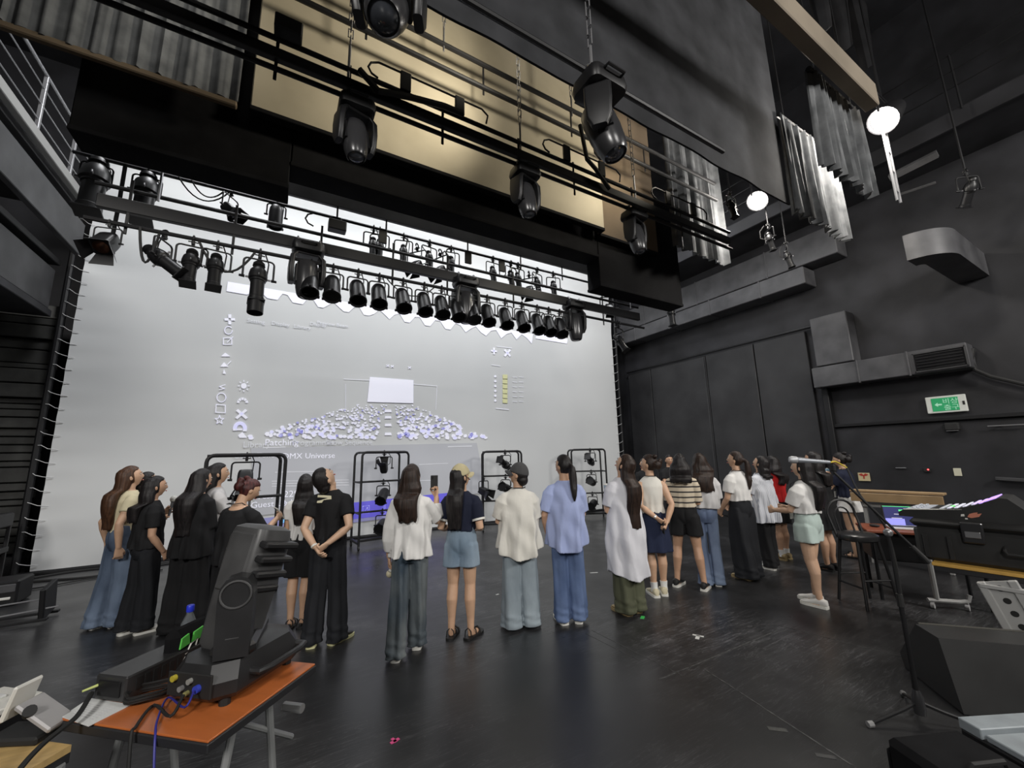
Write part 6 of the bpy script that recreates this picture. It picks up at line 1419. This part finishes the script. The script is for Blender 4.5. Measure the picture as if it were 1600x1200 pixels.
mb = MB(); mb.prism([(-.16, -.105), (.02, -.105), (.02, -.03), (-.16, -.03)], .0015, .002, LS); mb.build('display_window', mat('violet_window', (.2, .2, .6), .3, emit=((.35, .35, 1), .7)), lo)
mb = MB(); mb.prism([(-.17, .112), (.17, .112), (.17, .118), (-.17, .118)], .0015, .004, LS); mb.prism([(-.02, .06), (.04, .06), (.04, .08), (-.02, .08)], .0015, .002, LS); mb.build('green_light_bar', mat('green_glow', (.1, .6, .2), .3, emit=((.1, 1, .3), .7)), lo)
mb = MB(); mb.prism([(-.07, .02), (-.02, .02), (-.02, .027), (-.07, .027)], .0015, .002, LS); mb.prism([(-.1, -.027), (.0, -.027), (.0, -.02), (-.1, -.02)], .0015, .002, LS); mb.build('display_text', M_WKEY, lo)
mo = tag(MB().ell((0, 0, .018), (.035, .055, .018), 12, 8).build('computer_mouse', M_RUB, None, loc=(lp.x-.14, lp.y+.26, lz)), 'dark computer mouse on the laptop table', 'mouse')
pk = RNG(1402, 768, 8.6); bn = empty('long_bench', (pk.x, pk.y, 0), math.atan2(-1, .08)); tag(bn, 'bench with two long pale brown planks against the right wall', 'bench')
M_PLANK = mat('pale_brown_plank', (.34, .23, .12), .55, var=(4, .15), stretch=(1, 8, 1))
MB().box((0, -.12, pk.z), (1.05, .2, .03), .004).build('plank', M_PLANK, bn); MB().box((0, -.23, pk.z-.09), (1.03, .03, .13), .004).build('plank', M_PLANK, bn)
for sx in (-1, 1): 
    MB().box((sx*.42, 0, pk.z/2-.03), (.05, .05, pk.z-.06), .005).build('leg', M_WLEG, bn)
MB().box((0, -.08, pk.z-.22), (.84, .04, .05), .005).build('rail', M_WLEG, bn)
# stage monitor and grey case in the corner
mn = FL(1548, 1104); mo_ = empty('stage_monitor', (mn.x+.2, mn.y+.02, 0), .75); tag(mo_, 'dark wedge stage monitor lying in the right corner', 'loudspeaker')
mb = MB(); mb.prism([(-.32, .005), (.3, .005), (.34, .1), (.05, .42), (-.2, .42)], -.36, .36, RX(PI/2)); mb.build('cabinet', M_CASE, mo_, 20)
gm = MB(); gm.box((0, 0, 0), (.4, .66, .02), .006, TR(.205, 0, .272) @ RY(math.radians(48))); gm.build('grille', mat('grille_cloth', (.045, .043, .036), .8, bump=(200, .4, .003)), mo_)
gz = .34; g0 = FL(1497, 1128, gz); gx = FL(1605, 1121, gz); tgx = (gx-g0).normalized(); ag = math.atan2(tgx.y, tgx.x); tgn = Vector((tgx.y, -tgx.x, 0))
oc = g0 + tgx*.4 + tgn*.3
gc = empty('equipment_case', (oc.x, oc.y, 0), ag); tag(gc, 'grey-lidded equipment case in the lower right corner', 'case')
M_GLID = mat('scuffed_grey_lid', (.26, .29, .31), .5, var=(8, .15))
MB().box((0, 0, gz/2-.01), (.8, .6, gz-.02), .01).build('body', M_STEEL, gc); MB().box((.0, .25, gz), (.8, .1, .05), .004).build('lid_strip', M_GLID, gc); MB().box((.0, -.06, gz-.002), (.8, .48, .03), .004).build('lid', M_GLID, gc)
MB().box((-.02, -.1, gz+.012), (.26, .16, .02), .015).build('handle_plate', mat('dull_plate', (.16, .17, .17), .5), gc)
for x in (-.08, .02): MB().ell((x, -.1, gz+.02), (.03, .05, .012), 12, 6).build('handle_hole', M_RUB, gc)
blk = empty('black_case', (oc.x - tgx.x*.62, oc.y - tgx.y*.62, 0), ag+.04); tag(blk, 'soft black case beside the grey-lidded one, lower right corner', 'case')
MB().box((0, 0, .16), (.42, .58, .32), .03).build('body', M_BLACKFAB, blk); MB().box((0, .28, .2), (.4, .06, .12), .02).build('front_pocket', M_BLACKFAB, blk)
MB().tube([(-.1, .0, .32), (-.08, .0, .36), (.08, .0, .36), (.1, .0, .32)], .012, 6).build('handle', M_RUB, blk)

# marks stuck on the floor
def tape(label, px, py, L_, W_, rz, m, pieces=None):
    p = FL(px, py); o = empty('tape_mark', (p.x, p.y, 0), rz)
    for (x, y, l_, w_) in (pieces or [(0, 0, L_, W_)]): MB().box((x, y, .0015), (l_, w_, .002)).build('strip', m, o, 0)
    tag(o, label, 'tape')
M_TW = mat('white_tape', (.6, .6, .58), .6); M_TP = mat('pink_tape', (.7, .08, .25), .5); M_TG = mat('green_tape', (.05, .45, .1), .5)
tape('white T-shaped tape mark on the floor right of centre', 1090, 996, 0, 0, .5, M_TW, [(0, 0, .09, .035), (.04, .0, .03, .1)])
tape('pink tape mark on the dark floor at the front', 617, 1158, 0, 0, .3, M_TP, [(0, 0, .06, .022), (.0, .01, .02, .05)])
tape('green tape piece at the heel of the white tunic wearer', 1004, 965, .08, .04, .6, M_TG)
tape('small white tape scrap before the person in blue shirt', 928, 895, .12, .025, -.4, M_TW); tape('short white tape scrap beside the wide pale jeans', 777, 929, .05, .02, .2, M_TW)
tape('worn whitish tape patch at the lower right of the floor', 1215, 1140, .11, .035, -.75, mat('worn_tape', (.06, .06, .057), .6)); tape('worn tape end near the bottom edge, right of centre', 1290, 1182, .1, .03, -.8, mat('worn_tape_dark', (.05, .05, .05), .6))
M_SEAM = mat('scuffed_seam', (.022, .022, .022), .45, var=(26, .5, (.1, .1, .1)))
def seam(label, a, b_, w_, m):
    p, q_ = FL(*a), FL(*b_); o = empty('floor_seam', ((p.x+q_.x)/2, (p.y+q_.y)/2, 0), math.atan2(q_.y-p.y, q_.x-p.x)); MB().box((0, 0, .0008), ((q_-p).length, w_, .0012)).build('strip', m, o, 0); tag(o, label, 'seam')
seam('scuffed pale floor seam running right from the white tunic wearer', (1030, 1062), (1215, 985), .012, M_SEAM); seam('scuffed pale floor seam running to the bottom right', (1100, 1045), (1330, 1195), .012, M_SEAM); seam('faint floor seam before the blue shirt', (925, 985), (1065, 1055), .007, M_SEAM); seam('faint dark floor seam crossing left of the seam before the blue shirt', (915, 990), (1005, 1035), .005, M_SEAM)
seam('faint long floor seam below the bar stool', (1180, 968), (1560, 1065), .006, M_SEAM)

# ---------------------------------------------------------------- things people hold
def wpt(F, p): return F.root.matrix_basis @ (Vector((p[0]*F.slim, p[1]*.97, p[2]))*F.s)
def hand(F, i, a=.075, n_=.03):
    sh, e, wr, d, t, n = F.arms[i]; return wpt(F, wr + d*a + n*n_), d, t, n
bpy.context.view_layer.update()
def rotd(F, v): return (RZ(F.root.rotation_euler.z) @ Vector(v)).normalized()
def phone(F, i, label, up, nrm, off=(0, 0, 0), m=None):
    c, d, t, n = hand(F, i); u = Vector(up).normalized(); nn = Vector(nrm); nn = (nn - u*nn.dot(u)).normalized(); r_ = u.cross(nn)
    o = empty('phone', c + Vector(off)); o.rotation_euler = Matrix((r_, nn, u)).transposed().to_euler()
    MB().box((0, 0, 0), (.074, .009, .15), .006).build('body', m or M_RUB, o); MB().box((0, -.005, 0), (.066, .002, .138), .001).build('display', M_LENS, o); MB().box((.02, .0055, .05), (.022, .003, .03), .002).build('camera_bump', M_FIX, o)
    return tag(o, label, 'phone')
vd = Vector((P9.root.location.x, P9.root.location.y, 0)).normalized()
phone(P9, 1, 'black phone held up by the person in loose white shirt', (0, 0, 1), vd, (0, 0, .06))
phone(P6, 1, 'pale phone held by the reddish-haired person', rotd(P6, (.3, .6, .7)), rotd(P6, (0, .8, -.6)), (0, 0, .02), SOLE_W)
phone(P14, 1, 'black phone held low behind the navy skirt', (0, .1, -1), rotd(P14, (1, 0, 0)))
def mic(F, i, label, aim, m_h, m_g, L_=.17, ball=.033):
    c, d, t, n = hand(F, i); o = empty('microphone', c); Qm = Vector(aim).to_track_quat('Z', 'Y').to_matrix().to_4x4()
    MB().lathe([(.012, -L_*.5), (.014, -.02), (.018, L_*.4), (.022, L_*.5)], 14, Qm).build('handle', m_h, o); MB().ell((0, 0, L_*.5+ball*.6), (ball, ball, ball*1.05), 14, 10, Qm).build('grille', m_g, o)
    MB().lathe([(.0225, L_*.42), (.0225, L_*.52)], 14, Qm, False).build('band', M_RUB, o); return tag(o, label, 'microphone')
mic(P3, 0, 'white-topped microphone held by the person in black tee at left', rotd(P3, (.0, .15, 1)), M_STEELW, SOLE_W, .17, .036)
mic(P9, 0, 'cream microphone held low by the person in loose white shirt', rotd(P9, (-.3, .25, -1)), SOLE_W, SH_C, .15, .035)
cme = empty('camera', hand(P23, 1)[0] + Vector((0, 0, .04)), P23.root.rotation_euler.z); MB().box((0, .0, 0), (.12, .05, .08), .012).build('body', mat('pale_blue_camera', (.22, .36, .48), .4), cme); MB().cyl((0, .02, 0), (0, .07, 0), .03, .028, 16).build('lens', M_LENS, cme); MB().box((.03, 0, .045), (.03, .02, .01), .002).build('button', SOLE_W, cme); tag(cme, 'pale blue camera held up by the person in navy top', 'camera')
ppr = empty('paper_sheet', hand(P19, 0)[0] + Vector((0, 0, -.12)), P19.root.rotation_euler.z); MB().box((0, .02, 0), (.15, .003, .24), .001, RX(.2)).build('sheet', M_PAPER, ppr); tag(ppr, 'white paper hanging from the hand of the pinstriped shirt wearer', 'paper')
tmb = empty('tumbler', hand(P13, 0)[0] + Vector((0, 0, .05))); MB().lathe([(.025, -.07), (.03, -.06), (.038, .09), (.04, .1), (.036, .1)], 16).build('cup', mat('pale_blue_cup', (.42, .52, .62), .35), tmb); MB().lathe([(.041, .098), (.041, .11), (.01, .116)], 16).build('lid', SOLE_W, tmb); tag(tmb, 'pale blue tumbler held by the white tunic wearer', 'cup')

# accessories worn: parts of their wearers
def lanyard(F, m, badge=True, drop=.3):
    s = F.s; f = lambda p: Vector((p[0]*F.slim, p[1]*.97, p[2]))*s
    o = MB().tube([f(p) for p in ((-.06, -.075, 1.36), (-.09, -.02, 1.365), (-.075, .09, 1.31), (-.03, .15, 1.31-drop*.7), (0, .155, 1.31-drop), (.03, .15, 1.31-drop*.7), (.075, .09, 1.31), (.09, -.02, 1.365), (.06, -.075, 1.36))], .005*s, 5, closed=True).build('lanyard', m, F.root)
    if badge: MB().box(f((0, .165, 1.31-drop-.06)), (.07, .006, .1), .002).build('badge', SOLE_W, o)
for F_ in (P14, P18, P21, P23, P19): lanyard(F_, M_RUB, True)
lanyard(P6, M_RUB, False); lanyard(P11, M_RUB, False)
def band(F, i, m, nm='bracelet', r_=.03):
    sh, e, wr, d, t, n = F.arms[i]; f = lambda p: Vector((p[0]*F.slim, p[1]*.97, p[2]))*F.s
    MB().cyl(f(wr - d*.03), f(wr - d*.012), r_*F.s, r_*F.s, 14).build(nm, m, F.root)
band(P8, 0, SOLE_W); band(P14, 0, M_ALU, r_=.027); band(P3, 0, M_RUB)
# printed emblem on the back of the black tee
bk = MB(); BM = Matrix.Translation(Vector((-.03*P8.slim, -.118, 1.275))*P8.s) @ RX(PI/2 - .35)
bk.prism([(x*1.35, y*1.35) for x, y in [(-.05, .03), (.05, .02), (.055, -.005), (.0, -.01), (-.01, -.03), (-.045, -.03), (-.045, -.015), (-.025, -.012), (.03, .005), (-.05, .012)]], -.022, .018, BM); bk.build('printed_emblem', mat('cream_print', (.62, .58, .4), .6), P8.root)
MB().tube(arc((0, -.112*1.0, .15), .02, 0, 5.5, 8, 'xz'), .004, 5, True, P6.Mh).build('hair_clip', SH_C, P6.root)
for F_ in (P15b,):
    g_ = MB()
    for sx in (-1, 1): g_.tube([(sx*.031+.018*math.cos(a), .112, .104+.016*math.sin(a)) for a in [2*PI*k/10 for k in range(10)]], .0022, 5, True, F_.Mh, True)
    g_.cyl((-.012, .115, .106), (.012, .115, .106), .002, .002, 5, F_.Mh); g_.build('glasses', M_RUB, F_.root)
bpy.data.scenes.remove(TMP)
